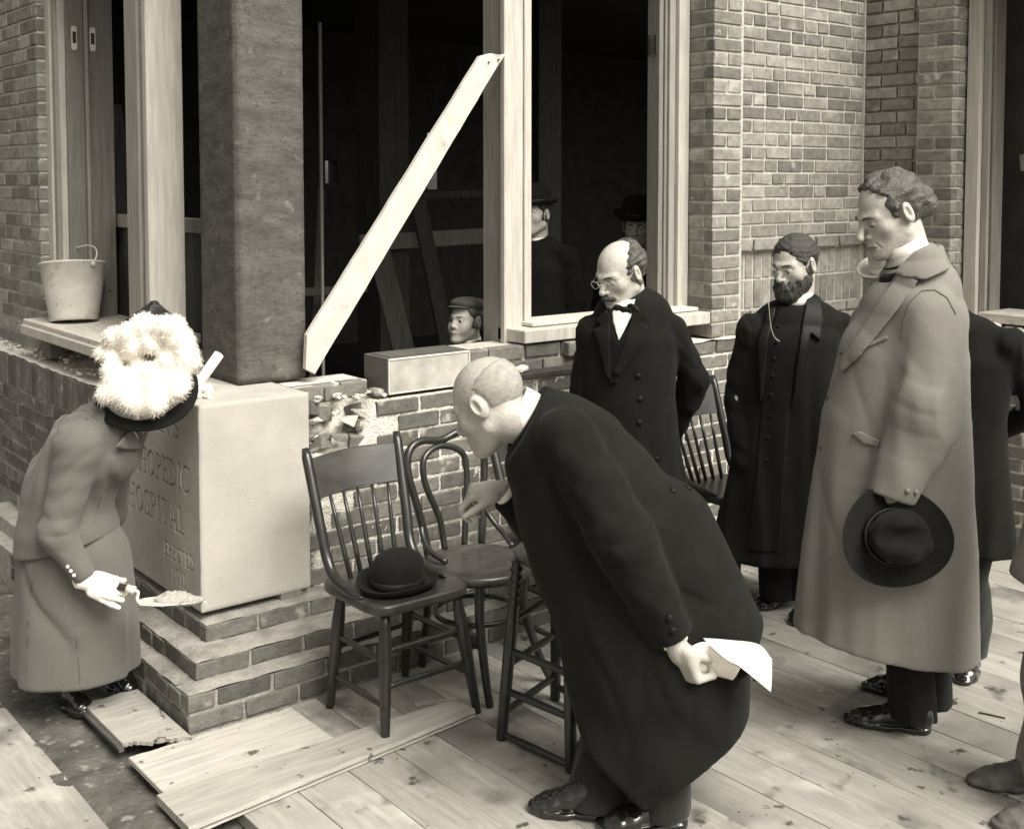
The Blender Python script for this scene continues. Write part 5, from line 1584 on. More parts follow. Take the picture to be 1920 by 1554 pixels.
    def sheet(name, edgeA, edgeB, n=18):
        b = MB()
        A_, B_ = spline([P(*q) for q in edgeA], 6), spline([P(*q) for q in edgeB], 6)
        m = 8
        for a_, b_ in zip(A_, B_):
            for j in range(m+1):
                t = j/m
                q = a_*(1-t)+b_*t-FH*.005*math.sin(math.pi*t)
                b.v.append(tuple(q))
        k = len(A_)
        b.f = [(i*(m+1)+j, (i+1)*(m+1)+j, (i+1)*(m+1)+j+1, i*(m+1)+j+1) for i in range(k-1) for j in range(m)]
        o = b.build(name, 'paper', pp, smooth=True)
        so = o.modifiers.new('thickness', 'SOLIDIFY'); so.thickness = .0012
    D0 = d-.262
    sheet('sheet', [(1318, 1196, D0+.05), (1370, 1200, D0+.07), (1422, 1208, D0+.08), (1447, 1236, D0+.05)],
          [(1336, 1214, D0+.0), (1362, 1236, D0-.02), (1390, 1252, D0-.03), (1445, 1297, D0-.02)])
    sheet('sheet', [(1286, 1216, D0+.01), (1322, 1203, D0+.02), (1352, 1228, D0-.01), (1388, 1252, D0-.025)],
          [(1296, 1262, D0+.03), (1325, 1263, D0+.04), (1350, 1268, D0+.035), (1374, 1274, D0+.02)])
bending_man()

# ------------------------------------------------------------------ woman with the trowel
def woman():
    d = 4.12
    S = lambda px: px/541.0
    root = empty('person', ground(P(150, 1310, 4.12)), 'woman in grey jacket and long skirt stooping with a trowel', 'person')
    st = [((240, 792), .075, 40), ((208, 806), .15, 62), ((174, 840), .185, 76), ((138, 896), .17, 78), ((122, 955), .145, 72), ((120, 1005), .155, 80)]
    tor = chain([(P(x, y, d), w, S(r)) for (x, y), w, r in st], FH, .03)
    bust = ellip(P(208, 856, d-.02), (.10, .10, .075))
    tor = union([tor, bust], .05)
    tor = folds(tor, .008, 24, 41, (1, 1, .6))
    pep = chain([(P(122, 930, d), .16, S(76)), (P(128, 1000, d), .19, S(94)), (P(134, 1060, d), .21, S(106))], FH)
    pn = unit(np.cross(P(250, 985, d)-P(10, 1040, d), FH)); pn = pn if pn[2] < 0 else -pn
    tor = union([tor, cut(pep, P(120, 1015, d), pn, .004)], .03)
    sh, el, wr = P(150, 838, d-.14), P(106, 1000, d-.205), P(160, 1082, d-.21)
    arm = union([seg(sh, el, .076, .056), seg(el, wr, .056, .036), ball(P(148, 838, d-.14), .082)], .03)
    r = np.random.default_rng(3)
    ea = vec(unit(el-sh))
    def armfold(p):
        t = (p-vec(sh)) @ ea
        return arm(p)+.0016*np.sin(t*95+p @ vec(RT)*28+p @ vec(FH)*20)*np.exp(-((t-.12)/.16)**2)+.0020*np.sin(t*60-p @ vec(RT)*60)*np.exp(-((t-.30)/.09)**2)
    armfold2 = crease(armfold, [(P(130, 880, d-.22), unit(np.array((0, 0, 1.0))-RT*.4), .10, 46, .006), (P(104, 995, d-.25), unit(np.array((0, 0, 1.0))+RT*.3), .07, 55, .006), (P(150, 1060, d-.25), unit(RT+np.array((0, 0, -.8))), .05, 60, .003)])
    arm2 = cut(armfold2, wr+unit(wr-el)*.005, unit(wr-el), .003)
    farm = union([seg(P(215, 838, d+.17), P(205, 960, d+.24), .07, .058), seg(P(205, 960, d+.24), P(165, 1040, d+.27), .058, .04)], .03)
    f = union([union([tor, farm], .02), arm2], .010)
    jk = soft('jacket', f, *bnd([P(-10, 680, d-.3), P(300, 1080, d-.3), P(-10, 680, d+.3), P(300, 1080, d+.3)], .05), .007, 'woman_wool', root, 1)
    g, l2, h2 = applique(tor, [(216, 838), (246, 802), (266, 834), (262, 842), (236, 843)], d-.05, .014, .007, front=d+.05)
    soft('collar', g, l2, h2, .005, 'woman_wool', jk, 1)
    for (x, y) in ((127, 1062), (133, 1070), (139, 1078)):
        MB().lathe([(.006, 0), (.006, .004), (.002, .006)], P(x, y, d-.262), -FH, 10).build('cuff_button', 'linen', jk, smooth=True)
    sk = chain([(P(126, 960, d), .14, S(74)), (P(144, 1050, d), .19, S(102)), (P(150, 1160, d), .205, S(110)), (P(152, 1330, d), .22, S(114))], FH)
    sk = crease(sk, [(P(60, 1150, d-.2), RT, .26, 12, .016), (P(200, 1180, d-.2), RT, .22, 11, .012)])
    sk = folds(sk, .024, 10, 46, (1, 1, .03), lambda p: np.clip((.85-p[:, 2])*1.7, 0, 1))
    sk = cut(sk, (0, 0, .125), (0, 0, -1), .004)
    skirt = soft('skirt', sk, *bnd([P(-5, 940, d-.34), P(300, 1330, d-.34), P(-5, 940, d+.34), P(300, 1330, d+.34)], .05), .0085, 'woman_wool', root, 1)
    for pth, ff in (([(136, 1085), (140, 1160), (146, 1230), (152, 1300)], sk), ([(60, 1085), (52, 1180), (48, 1300)], sk)):
        g, l2, h2 = applique(ff, strip(pth, 2.2), d-.15, .0005, .003, front=d)
        soft('seam', g, l2, h2, .0045, 'suit_grey', skirt, 0)
    for pth, ff in (([(108, 815), (112, 790), (130, 772), (160, 768), (186, 790)], f), ([(190, 775), (150, 790), (112, 830)], tor), ([(218, 900), (190, 930), (176, 985)], tor)):
        g, l2, h2 = applique(ff, strip(pth, 2.0), d-.1, .0005, .003, front=d)
        soft('seam', g, l2, h2, .0045, 'suit_grey', jk, 0)
    hd = Head(P(266, 742, d-.02), RT*.62-FH*.15+np.array((0, 0, -.72)), (0, 0, 1), .98)
    nb = P(222, 806, d)
    gl, hb = hand_sdf(wr+unit(wr-el)*.02, unit(RT*.93+np.array((0, 0, -.22))), np.array((0, 0, -1.0))*.35+FH*.95, -1, [(.75, 1.2, .9), (.85, 1.3, .9), (.95, 1.3, .9), (1.05, 1.3, .9)], thumb=(.30, .90, .12), tc=(.05, .1), sc=1.0)
    glf, hb2 = hand_sdf(P(165, 1042, d+.27), unit(RT*.2+np.array((0, 0, -.9))), FH*-.5-RT*.5, -1, [(.3, .5, .4)]*4, sc=.95)
    body(root, [piece(union([hd.skin(), hd.neck(nb, .048, .052)], .02), *hd.box(.06), .0032),
                core([(nb, P(105, 950, d), .07, .10), (sh, el, .045, .04), (el, wr, .04, .028), (P(215, 838, d+.17), P(205, 960, d+.24), .045, .04), (P(205, 960, d+.24), P(165, 1040, d+.27), .04, .028),
                      (P(115, 960, d-.08), P(125, 1215, d-.02), .09, .045), (P(115, 960, d+.08), P(190, 1200, d+.10), .09, .045)])])
    soft('glove', gl, *hb, .003, 'glove', root, 1)
    soft('glove', glf, *hb2, .004, 'glove', root, 1)
    hair = hd.hair(.012, [], .003, 140, 15, line=[(-.08, -.06), (-.045, -.012), (-.025, .028), (.02, .042), (.045, .056), (.065, .073), (.09, .084)], extra=[ellip((0, -.07, -.03), (.055, .05, .05))])
    soft('hair', hair, *hd.box(.03), .004, 'hair_dark', root, 0)
    g, l2, h2 = applique(tor, [(234, 790), (250, 800), (262, 826), (246, 816)], d-.05, .006, .005, front=d)
    soft('shirt_front', g, l2, h2, .005, 'linen', root, 1)
    shoe(root, P(120, 1290, 4.10)*(1, 1, 0)+(0, 0, -.01), P(172, 1322, 4.05)*(1, 1, 0)+(0, 0, -.01), .036)
    shoe(root, P(205, 1275, 4.26)*(1, 1, 0)+(0, 0, -.005), P(258, 1300, 4.2)*(1, 1, 0)+(0, 0, -.005), .036)
    # hat with white plumes
    hc = P(272, 722, d-.03)
    ax = unit(RT*.05-FH*.62+np.array((0, 0, .72)))
    hat = empty('hat', hc, 'dark brimmed hat heaped with white feathers on the stooping woman', 'hat')
    u, v, a = frame(ax, RT)
    b = MB()
    N = 60
    prof = [(.09, .0), (.140, -.012), (.178, -.028), (.183, -.034), (.172, -.042), (.12, -.034), (.085, -.02)]
    for r_, hh in prof:
        for k in range(N):
            t = 2*math.pi*k/N
            b.v.append(tuple(hc+a*(hh+.012*math.cos(2*t+.5)*r_/.17)+u*r_*math.cos(t)+v*r_*math.sin(t)*.96))
    for i in range(len(prof)-1):
        for k in range(N): b.f.append((i*N+k, i*N+(k+1) % N, (i+1)*N+(k+1) % N, (i+1)*N+k))
    b.build('brim', 'hat_felt', hat, smooth=True)
    dome = ellip(hc+a*.004, (.150, .144, .085), np.stack([u, v, a], 1))
    dome = cut(folds(dome, .003, 14, 8, (1, 1, 1)), hc-a*.010, -a, .004)
    soft('crown', dome, *bnd([hc-.19, hc+.19], .02), .0045, 'silk_white', hat, 1)
    rr = np.random.default_rng(12)
    lumps = []
    plume = [(208, 690), (203, 662), (215, 640), (238, 628), (258, 622), (280, 616), (302, 613), (324, 620), (340, 634), (350, 654), (352, 678), (342, 696), (322, 655), (285, 645), (245, 655), (300, 680), (260, 690), (330, 705), (225, 705), (290, 705), (245, 720), (315, 722), (275, 728), (220, 725), (338, 725), (232, 745), (258, 752), (285, 754), (310, 748), (330, 738), (215, 735)]
    for (x, y) in plume:
        for k in range(3):
            lumps.append(ball(P(x+rr.normal()*7, y+rr.normal()*6, d-.07+rr.uniform(-.02, .05)-.062*max(0, (y-670)/60)), rr.uniform(.020, .032)))
    fe = union(lumps, .030)
    V, Q = mesh_sdf(fe, *bnd([P(190, 590, d-.28), P(372, 790, d+.1)], .04), .005)
    V = relax(V, Q, 2)
    link('feathers', to_mesh([(V, Q)], 'feathers'), 'feather', hat, smooth=True)
    # fine barbs: a soft, frayed outline
    nrm = np.zeros_like(V)
    e1 = V[Q[:, 2]]-V[Q[:, 0]]; e2 = V[Q[:, 3]]-V[Q[:, 1]]; fn = np.cross(e1, e2)
    for k in range(4): np.add.at(nrm, Q[:, k], fn)
    nrm /= np.linalg.norm(nrm, axis=1)[:, None]+1e-9
    pick = rr.integers(0, len(V), 6500)
    b = MB()
    for k in pick:
        n_ = nrm[k]; t_ = unit(np.cross(n_, rr.normal(size=3)))
        l_ = rr.uniform(.008, .020); q = V[k]-n_*.003
        m_ = q+n_*l_*.6+t_*l_*.35; e_ = q+n_*l_*.75+t_*l_*1.1+np.array((0, 0, -.25*l_))
        s_ = unit(np.cross(n_, t_))*.0009
        i0 = len(b.v)
        b.v += [tuple(q-s_), tuple(q+s_), tuple(m_-s_*.8), tuple(m_+s_*.8), tuple(e_)]
        b.f += [(i0, i0+1, i0+3, i0+2), (i0+2, i0+3, i0+4)]
    me = bpy.data.meshes.new('feather_barbs'); me.from_pydata(b.v, [], b.f)
    tag(link('feather_barbs', me, 'feather', hat, smooth=True), kind='stuff')
    bow = union([seg(P(232, 618, d+.03), P(285, 588, d+.02), .020, .034), seg(P(285, 588, d+.02), P(342, 612, d+.03), .034, .018), seg(P(236, 618, d+.02), P(222, 640, d-.0), .020, .010), seg(P(300, 590, d+.02), P(292, 574, d+.02), .020, .012), seg(P(340, 608, d+.04), P(354, 640, d+.04), .016, .012)], .012)
    soft('ribbon_bow', folds(bow, .006, 60, 3, (1, 1, 1)), *bnd([P(215, 570, d-.03), P(360, 660, d+.12)], .04), .0045, 'ribbon', hat, 1)
    # trowel with mortar
    tw = empty('trowel', P(300, 1125, d-.21), 'pointing trowel heaped with wet mortar in the gloved hand of the woman', 'trowel')
    h0, h1 = P(180, 1093, d-.183), P(246, 1104, d-.205)
    MB().tube(spline([h0, h0*.6+h1*.4, h1], 5), [.012]*5+[.014]*3+[.013]*3, 12).build('handle', 'chair_wood', tw, smooth=True)
    MB().tube([P(238, 1102, d-.203), P(253, 1107, d-.207)], .0135, 12).build('ferrule', 'steel', tw, smooth=True)
    MB().tube(spline([P(250, 1106, d-.212), P(259, 1110, d-.21), P(257, 1122, d-.21), P(262, 1129, d-.21)], 5), .0055, 10).build('neck', 'steel', tw, smooth=True)
    bp = [P(256, 1127, d-.23), P(268, 1121, d-.14), P(300, 1117, d-.12), P(388, 1127, d-.17), P(300, 1135, d-.26), P(262, 1133, d-.26)]
    b = MB(); b.v = [tuple(q) for q in bp]+[tuple(q-np.array((0, 0, .003))) for q in bp]
    b.f = [tuple(range(6)), tuple(range(11, 5, -1))]+[(i, (i+1) % 6, (i+1) % 6+6, i+6) for i in range(6)]
    b.build('blade', 'steel', tw)
    mo = union([ellip(P(325, 1122, d-.18), (.062, .05, .018), np.stack([RT, FH, np.array((0, 0, 1.0))], 1)), ellip(P(358, 1126, d-.175), (.045, .03, .012), np.stack([RT, FH, np.array((0, 0, 1.0))], 1)), ball(P(312, 1119, d-.18), .018)], .015)
    soft('mortar', folds(mo, .005, 110, 6, (1, 1, 1)), *bnd([P(290, 1100, d-.26), P(395, 1145, d-.1)], .03), .004, 'wet_mortar', tw, 0)
woman()
# ------------------------------------------------------------------ simply clad figures (behind, inside, at the frame's edge)
def standing(base, H, fwd, label, coat_m, tr_m, shoe_m, hat=None, hair='hair_dark', coat_len=.50, skin='skin', hres=.012, head_s=1.05, wide=1.0, headfwd=None, shoes=True, lean=(0, 0, 0), mous=False, coll=True, headpos=None, arms_in=False, child=False):
    base = np.asarray(base, float); fwd = unit(np.asarray(fwd, float)*(1, 1, 0)); rt = np.array((fwd[1], -fwd[0], 0.0))
    k = H/1.75
    lean = np.asarray(lean, float)
    w = lambda x, y, z: base+rt*x*k+fwd*y*k+lean*z*k+np.array((0, 0, z*k))
    root = empty('person', base, label, 'person')
    hd = Head(w(0, .03, 1.625) if headpos is None else headpos, headfwd if headfwd is not None else fwd+np.array((0, 0, -.1)), (0, 0, 1), head_s*k, jaw=(.8 if child else 1.0), nose=(.65 if child else 1.0), young=child)
    tor = chain([(w(0, -.01, 1.46), .075*k*wide, .07*k), (w(0, -.01, 1.40), .17*k*wide, .105*k), (w(0, 0, 1.28), .205*k*wide, .135*k), (w(0, 0, 1.05), .185*k*wide, .135*k), (w(0, 0, .85), .20*k*wide, .145*k), (w(0, 0, coat_len), .235*k*wide, .175*k), (w(0, 0, coat_len-.06), .235*k*wide, .175*k)], rt)
    arms = []
    if arms_in:          # hands clasped behind the back
        for e in (-1, 1):
            arms += [seg(w(e*.19*wide, -.01, 1.38), w(e*.26*wide, -.12, 1.10), .070*k, .062*k), seg(w(e*.26*wide, -.12, 1.10), w(e*.07, -.20, .94), .058*k, .045*k)]
    for e in (() if arms_in else (-1, 1)):
        arms += [seg(w(e*.19*wide, 0, 1.38), w(e*.245*wide, -.03, 1.10), .066*k, .058*k), seg(w(e*.245*wide, -.03, 1.10), w(e*.235*wide, .06, .86), .058*k, .045*k)]
    f = union([cut(folds(tor, .012*k, 15, int(H*100) % 17, (1, 1, .08), lambda p: np.clip((1.1*k-p[:, 2])*1.4, .05, 1)), w(0, 0, coat_len), (0, 0, -1), .005), folds(union(arms, .02), .006, 30, 3, (1, 1, .6))], .02)
    pts = [w(x, y, z) for x in (-.33*wide, .33*wide) for y in (-.25, .25) for z in (coat_len, 1.5)]
    soft('coat', f, *bnd(pts, .04), hres, coat_m, root, 1)
    hands = []
    for e in (-1, 1):
        hf, hb = hand_sdf(w(e*.235*wide, .06, .86) if not arms_in else w(e*.07, -.20, .94), (0, 0, -1)+fwd*.2, -rt*e, e, [(.3, .4, .3)]*4, sc=k)
        hands.append(piece(hf, *hb, .005))
    nb = w(0, -.01, 1.42)
    body(root, [piece(union([hd.skin(), hd.neck(nb)], .02), *hd.box(.04), .004)]+hands+
         [core([(nb, w(0, 0, .9), .08*k, .11*k)]+[(w(e*.18, 0, 1.36), w(e*.24*wide, (-.12 if arms_in else -.03), 1.1), .045*k, .04*k) for e in (-1, 1)]+[(w(e*.24*wide, (-.12 if arms_in else -.03), 1.1), (w(e*.07, -.20, .94) if arms_in else w(e*.235*wide, .06, .86)), .04*k, .03*k) for e in (-1, 1)]+
               [(w(e*.09, 0, .9), w(e*.10, 0, .13), .08*k, .04*k) for e in (-1, 1)])], skin)
    if coll: band(w(0, .0, 1.475), unit(fwd*.15+np.array((0, 0, 1.0))), .060*k*head_s, .04*k, .004).build('collar', 'linen', root, smooth=True)
    soft('hair', hd.hair(.009, [], .003, 140, 5, line=[(-.08, -.06), (-.045, -.012), (-.025, .028), (.02, .042), (.045, .056), (.065, .073), (.09, .084)]), *hd.box(.02), .0045, hair, root, 0)
    hd.brow_and_eye(root, hair, *((.0022, True) if child else ()))
    if child: hd.lips(root, .003)
    if mous:
        soft('moustache', hd.L(union([seg((-.027, .090, -.064), (0, .107, -.054), .006, .0085), seg((.027, .090, -.064), (0, .107, -.054), .006, .0085)], .004)), *hd.box(.0), .004, hair, root, 0)
    tr = union([eseg(w(e*.09, 0, .85), w(e*.10, 0, .06), .095*k, .095*k, .075*k, .078*k, rt) for e in (-1, 1)], .01)
    soft('trousers', cut(cut(folds(tr, .010, 20, 6, (1, 1, .4)), w(0, 0, .045), (0, 0, -1)), w(0, 0, coat_len+.08), (0, 0, 1)), *bnd([w(x, y, z) for x in (-.2, .2) for y in (-.12, .12) for z in (.04, coat_len+.1)], .03), hres, tr_m, root, 1)
    if shoes:
        for e in (-1, 1): shoe(root, w(e*.10, -.06, 0)*(1, 1, 1), w(e*.13, .225, 0), .048*k, shoe_m, h=.006)
    return root, hd
def bowler(hd, label, m='hat_felt', band_m='ribbon', tilt=(0, .06, 1), z=.062, sc=1.0):
    c = hd.w((0, -.012, z)); ax = unit(hd.R @ np.array(tilt, float)); s = hd.s*sc
    h = empty('hat', c, label, 'hat')
    lathe_hat(h, c, ax, s, m, band_m, hd.R[:, 1])
    return h
def lathe_hat(h, c, ax, s, m, band_m, fwd):
    c = np.asarray(c, float)
    u, v, a = frame(ax, fwd)
    crown = [(.086, .0), (.0885, .012), (.0895, .045), (.086, .075), (.074, .098), (.052, .112), (.026, .119), (.001, .121)]
    MB().lathe([(r*s, q*s) for r, q in crown], c, ax, 48, fwd, .92, 1.08, cap=False).build('crown', m, h, smooth=True)
    b = MB(); N = 56
    prof = [(.085, .004), (.104, .0), (.122, .004), (.130, .013), (.1325, .018), (.1335, .013), (.124, -.001), (.104, -.005), (.085, -.001)]
    for r, q in prof:
        for k in range(N):
            t = 2*math.pi*k/N
            lift = .016*(math.cos(t)**2)*max(0, (r-.09)/.04)
            b.v.append(tuple(c+a*s*(q+lift)+u*r*s*.95*math.cos(t)+v*r*s*1.10*math.sin(t)))
    for i in range(len(prof)-1):
        for k in range(N): b.f.append((i*N+k, i*N+(k+1) % N, (i+1)*N+(k+1) % N, (i+1)*N+k))
    b.build('brim', m, h, smooth=True)
    MB().lathe([(.0895*s, .004*s), (.0912*s, .005*s), (.0915*s, .028*s), (.0900*s, .030*s)], c, ax, 48, fwd, .925, 1.085, cap=False).build('hat_band', band_m, h, smooth=True)


# man half hidden behind the tall man
r_, hd = standing(ground(P(1772, 1268, 4.50)), 1.58, -RT*.55-FH*.75, 'man in dark coat almost hidden behind the tall man, his back at the right', 'black_wool', 'stripe_wool', 'shoe',
                  headfwd=-RT*.8-FH*.5+np.array((0, 0, -.25)), wide=1.22, lean=-RT*.0, arms_in=True, headpos=P(1676, 532, 4.42))
bowler(hd, 'pale stiff hat showing between the bearded man and the chin of the tall man', 'satin_pale', 'satin_pale')
# labourer cut off by the right edge
standing(ground(P(1978, 1530, 3.42)), 1.74, -RT*1.0+FH*.10, 'workman in pale jacket, rough trousers and scuffed shoes cut off by the right edge', 'work_cloth', 'work_cloth', 'work_shoe', coat_len=.68, hair='hair_brown', arms_in=True, lean=RT*.065)
# people inside the building
b0 = P(1006, 900, 6.8); b0[2] = .12
r_, hd = standing(b0, 1.66, -RT*.35-FH*.9, 'man in dark coat and bowler standing in the dark room, half behind the window post', 'black_wool', 'black_wool', 'shoe', mous=True, shoes=False, headfwd=-RT*.6-FH*.8)
bowler(hd, 'black bowler on the man in the dark room behind the window post')
b0 = P(880, 900, 5.72); b0[2] = .12
r_, hd = standing(b0, 1.14, -RT*.7-FH*.7, 'small boy in cap looking out over the wall beside the metal box', 'suit_grey', 'suit_grey', 'shoe', head_s=1.38, hair='hair_brown', shoes=False, child=True, headfwd=-RT*.62-FH*.8+np.array((0, 0, .12)))
cp = empty('cap', hd.w((0, 0, .06)), 'dark cloth cap on the small boy in the window opening', 'cap')
R_ = hd.R
soft('cap_crown', union([ellip(hd.w((0, -.025, .088)), np.array((.094, .104, .042))*hd.s, R_), ellip(hd.w((0, .02, .092)), np.array((.080, .07, .028))*hd.s, R_)], .02), *hd.box(.06), .006, 'suit_grey', cp, 1)
soft('peak', cut(ellip(hd.w((0, .070, .072)), np.array((.064, .052, .008))*hd.s, R_), hd.w((0, .05, .06)), -R_[:, 1]), *hd.box(.08), .005, 'suit_grey', cp, 1)
b0 = P(1192, 900, 6.9); b0[2] = .12
r_, hd = standing(b0, 1.58, -RT*.2-FH*.95, 'dim figure in black standing in the dark room behind the man with the bow tie', 'black_wool', 'black_wool', 'shoe', shoes=False, skin='skin_ruddy')
bowler(hd, 'broad dark hat on the dim figure behind the man with the bow tie', sc=1.15)
# ================================================================== CHAIRS, STOOL, HATS AND SMALL THINGS
def spindle_chair(label):
    x0, y0 = 2.06, 3.235
    r = empty('spindle_back_chair', (2.23, 3.42, 0), label, 'chair')
    # saddle seat: rounded outline, slightly dished
    out = []
    for k in range(64):
        t = 2*math.pi*k/64
        c, s = math.cos(t), math.sin(t)
        e = .32
        px = 2.222+.200*np.sign(c)*abs(c)**e*(1+.05*s); py = 3.415+.195*np.sign(s)*abs(s)**e
        out.append((px, py))
    b = MB()
    rings = [(.93, .428), (.99, .432), (1.0, .440), (1.0, .456), (.985, .463), (.93, .465), (.7, .461), (.4, .458), (.01, .457)]
    for sc, z in rings: b.v += [(2.222+(x-2.222)*sc, 3.415+(y-3.415)*sc, z) for x, y in out]
    for i in range(len(rings)-1):
        for k in range(64): b.f.append((i*64+k, i*64+(k+1) % 64, (i+1)*64+(k+1) % 64, (i+1)*64+k))
    b.f.append(tuple(range(63, -1, -1)))
    b.build('seat', 'chair_seat', r, smooth=True)
    legs = {}
    for n, (fx, fy, tx, ty) in dict(fl=(2.058, 3.235, 2.085, 3.275), fr=(2.440, 3.240, 2.375, 3.275), bl=(2.060, 3.600, 2.085, 3.555), br=(2.415, 3.655, 2.375, 3.565)).items():
        A, B = np.array((fx, fy, .0)), np.array((tx, ty, .43))
        legs[n] = (A, B)
        ts = [0, .03, .3, .62, .75, .9, 1]
        MB().tube([A+(B-A)*t for t in ts], [.0145, .0150, .0185, .0235, .0225, .0185, .0165], 12).build('leg', 'chair_wood', r, smooth=True)
    at_ = lambda n, z: legs[n][0]+(legs[n][1]-legs[n][0])*(z/.43)
    for a, c, zs in (('fl', 'fr', (.30, .185)), ('fl', 'bl', (.265, .12)), ('fr', 'br', (.265, .14)), ('bl', 'br', (.22,))):
        for z in zs:
            p, q = at_(a, z), at_(c, z)
            MB().tube([p+(q-p)*t for t in (0, .1, .5, .9, 1)], [.0085, .0095, .0118, .0095, .0085], 10).build('stretcher', 'chair_wood', r, smooth=True)
    tops = []
    for x, xt, hgt in ((2.030, 2.036, .905), (2.372, 2.420, .915)):
        pts = spline([(x+.004, 3.335, .470), (x, 3.40, .474), (x+.002, 3.50, .490), (x+.004, 3.560, .54), (x+(xt-x)*.4, 3.610, .66), (xt, 3.715, hgt)], 8)
        n = len(pts)
        rad = [.0035+.0150*min(1, k/7) for k in range(n-1)]+[.013]
        MB().tube(pts, rad, 12).build('back_post', 'chair_wood', r, smooth=True)
        tops.append(pts)
    # curved top slat and spindles
    b = MB(); n = 20
    for k in range(n+1):
        t = k/n
        x = 2.044+(2.402-2.044)*t; bow = .028*math.sin(math.pi*t)
        zt, zb = .868+.012*t, .735+.012*t
        for (dy, z) in ((.0, zb), (.0, zt), (.014, zt), (.014, zb)): b.v.append((x, 3.638+(z-.735)*.40+bow+dy, z+.004*math.sin(math.pi*t)))
    for k in range(n):
        for e in range(4): b.f.append((4*k+e, 4*k+(e+1) % 4, 4*k+4+(e+1) % 4, 4*k+4+e))
    b.f += [(3, 2, 1, 0), (4*n, 4*n+1, 4*n+2, 4*n+3)]
    b.build('top_slat', 'chair_seat', r, bevel=.003)
    for t in (.16, .33, .50, .67, .84):
        bot = np.array((2.08+(2.36-2.08)*t, 3.545+.022*math.sin(math.pi*t), .455)); tp = np.array((2.044+.358*t, 3.645+.028*math.sin(math.pi*t), .745))
        MB().tube([bot+(tp-bot)*q for q in (0, .3, .7, 1)], [.0085, .0095, .0075, .006], 8).build('spindle', 'chair_wood', r, smooth=True)
    return r
c1 = spindle_chair('dark spindle back chair with a bowler on its seat, in front of the broken brickwork')
c3 = copy_tree(c1); c3.location.x += 1.90; c3.location.y += .13; c3['label'] = 'dark spindle back chair against the wall between the two standing men'
c4 = copy_tree(c1); c4.location.x += .83; c4.location.y += .03; c4['label'] = 'spindle back chair almost hidden behind the bending man'
for c in (c1, c3, c4): c['group'] = 'spindle back chairs along the wall'

def bentwood_chair(label):
    cx, cy, R = 2.585, 3.425, .208
    r = empty('bentwood_chair', (cx, cy, 0), label, 'chair')
    zs = .462
    MB().lathe([(.150, zs-.036), (R-.012, zs-.036), (R, zs-.030), (R+.003, zs-.015), (R, zs-.002), (R-.012, zs+.004), (R-.026, zs+.002), (R-.030, zs-.004), (.12, zs-.003), (.05, zs-.0035), (.001, zs-.0035)], (cx, cy, 0), n=56, cap=False).build('seat', 'chair_seat', r, smooth=True)
    for k, (tx, ty, fx, fy) in enumerate(((2.49, 3.29, 2.500, 3.245), (2.70, 3.30, 2.81, 3.27))):
        pts = spline([(tx, ty, zs-.02), (tx, ty, .30), ((tx+fx)/2, (ty+fy)/2, .12), (fx, fy, 0)], 6)
        MB().tube(pts, np.linspace(.0185, .0140, len(pts)), 12).build('leg', 'chair_wood', r, smooth=True)
    yb = 3.62
    # rear legs run up into one bent outer loop
    left = [(2.515, 3.690, 0.0), (2.505, 3.640, .22), (2.490, 3.610, .45), (2.460, 3.625, .62), (2.432, 3.655, .765), (2.450, 3.672, .845), (2.510, 3.682, .872)]
    mid = [(2.610, 3.690, .862)]
    right = [(2.700, 3.688, .885), (2.775, 3.680, .855), (2.795, 3.665, .770), (2.772, 3.640, .62), (2.745, 3.615, .45), (2.760, 3.645, .22), (2.795, 3.695, 0.0)]
    pts = spline(left+mid+right, 8)
    MB().tube(pts, .0150, 12, hint=(0, 1, 0)).build('back_frame', 'chair_wood', r, smooth=True)
    inner = spline([(2.570, 3.615, .462), (2.555, 3.628, .58), (2.505, 3.650, .72), (2.515, 3.668, .81), (2.600, 3.680, .842), (2.690, 3.668, .805), (2.700, 3.650, .72), (2.678, 3.628, .58), (2.662, 3.615, .462)], 8)
    MB().tube(inner, .0125, 12, hint=(0, 1, 0)).build('back_loop', 'chair_wood', r, smooth=True)
    for x, s in ((2.478, -1), (2.762, 1)):
        p = spline([(x, 3.632, .60), (x+s*.02, 3.60, .545), (x+s*.03, 3.54, .50), (x+s*.012, 3.46, .472)], 6)
        MB().tube(p, .0105, 10).build('hip_brace', 'chair_wood', r, smooth=True)
    ring = [(cx+.01+.155*math.cos(t), cy+.02+.155*math.sin(t), .27) for t in np.linspace(0, 2*math.pi, 41)[:-1]]
    MB().tube(ring, .010, 8, closed=True).build('leg_ring', 'chair_wood', r, smooth=True)
bentwood_chair('bentwood chair with a round seat and looped back beside the spindle chair')

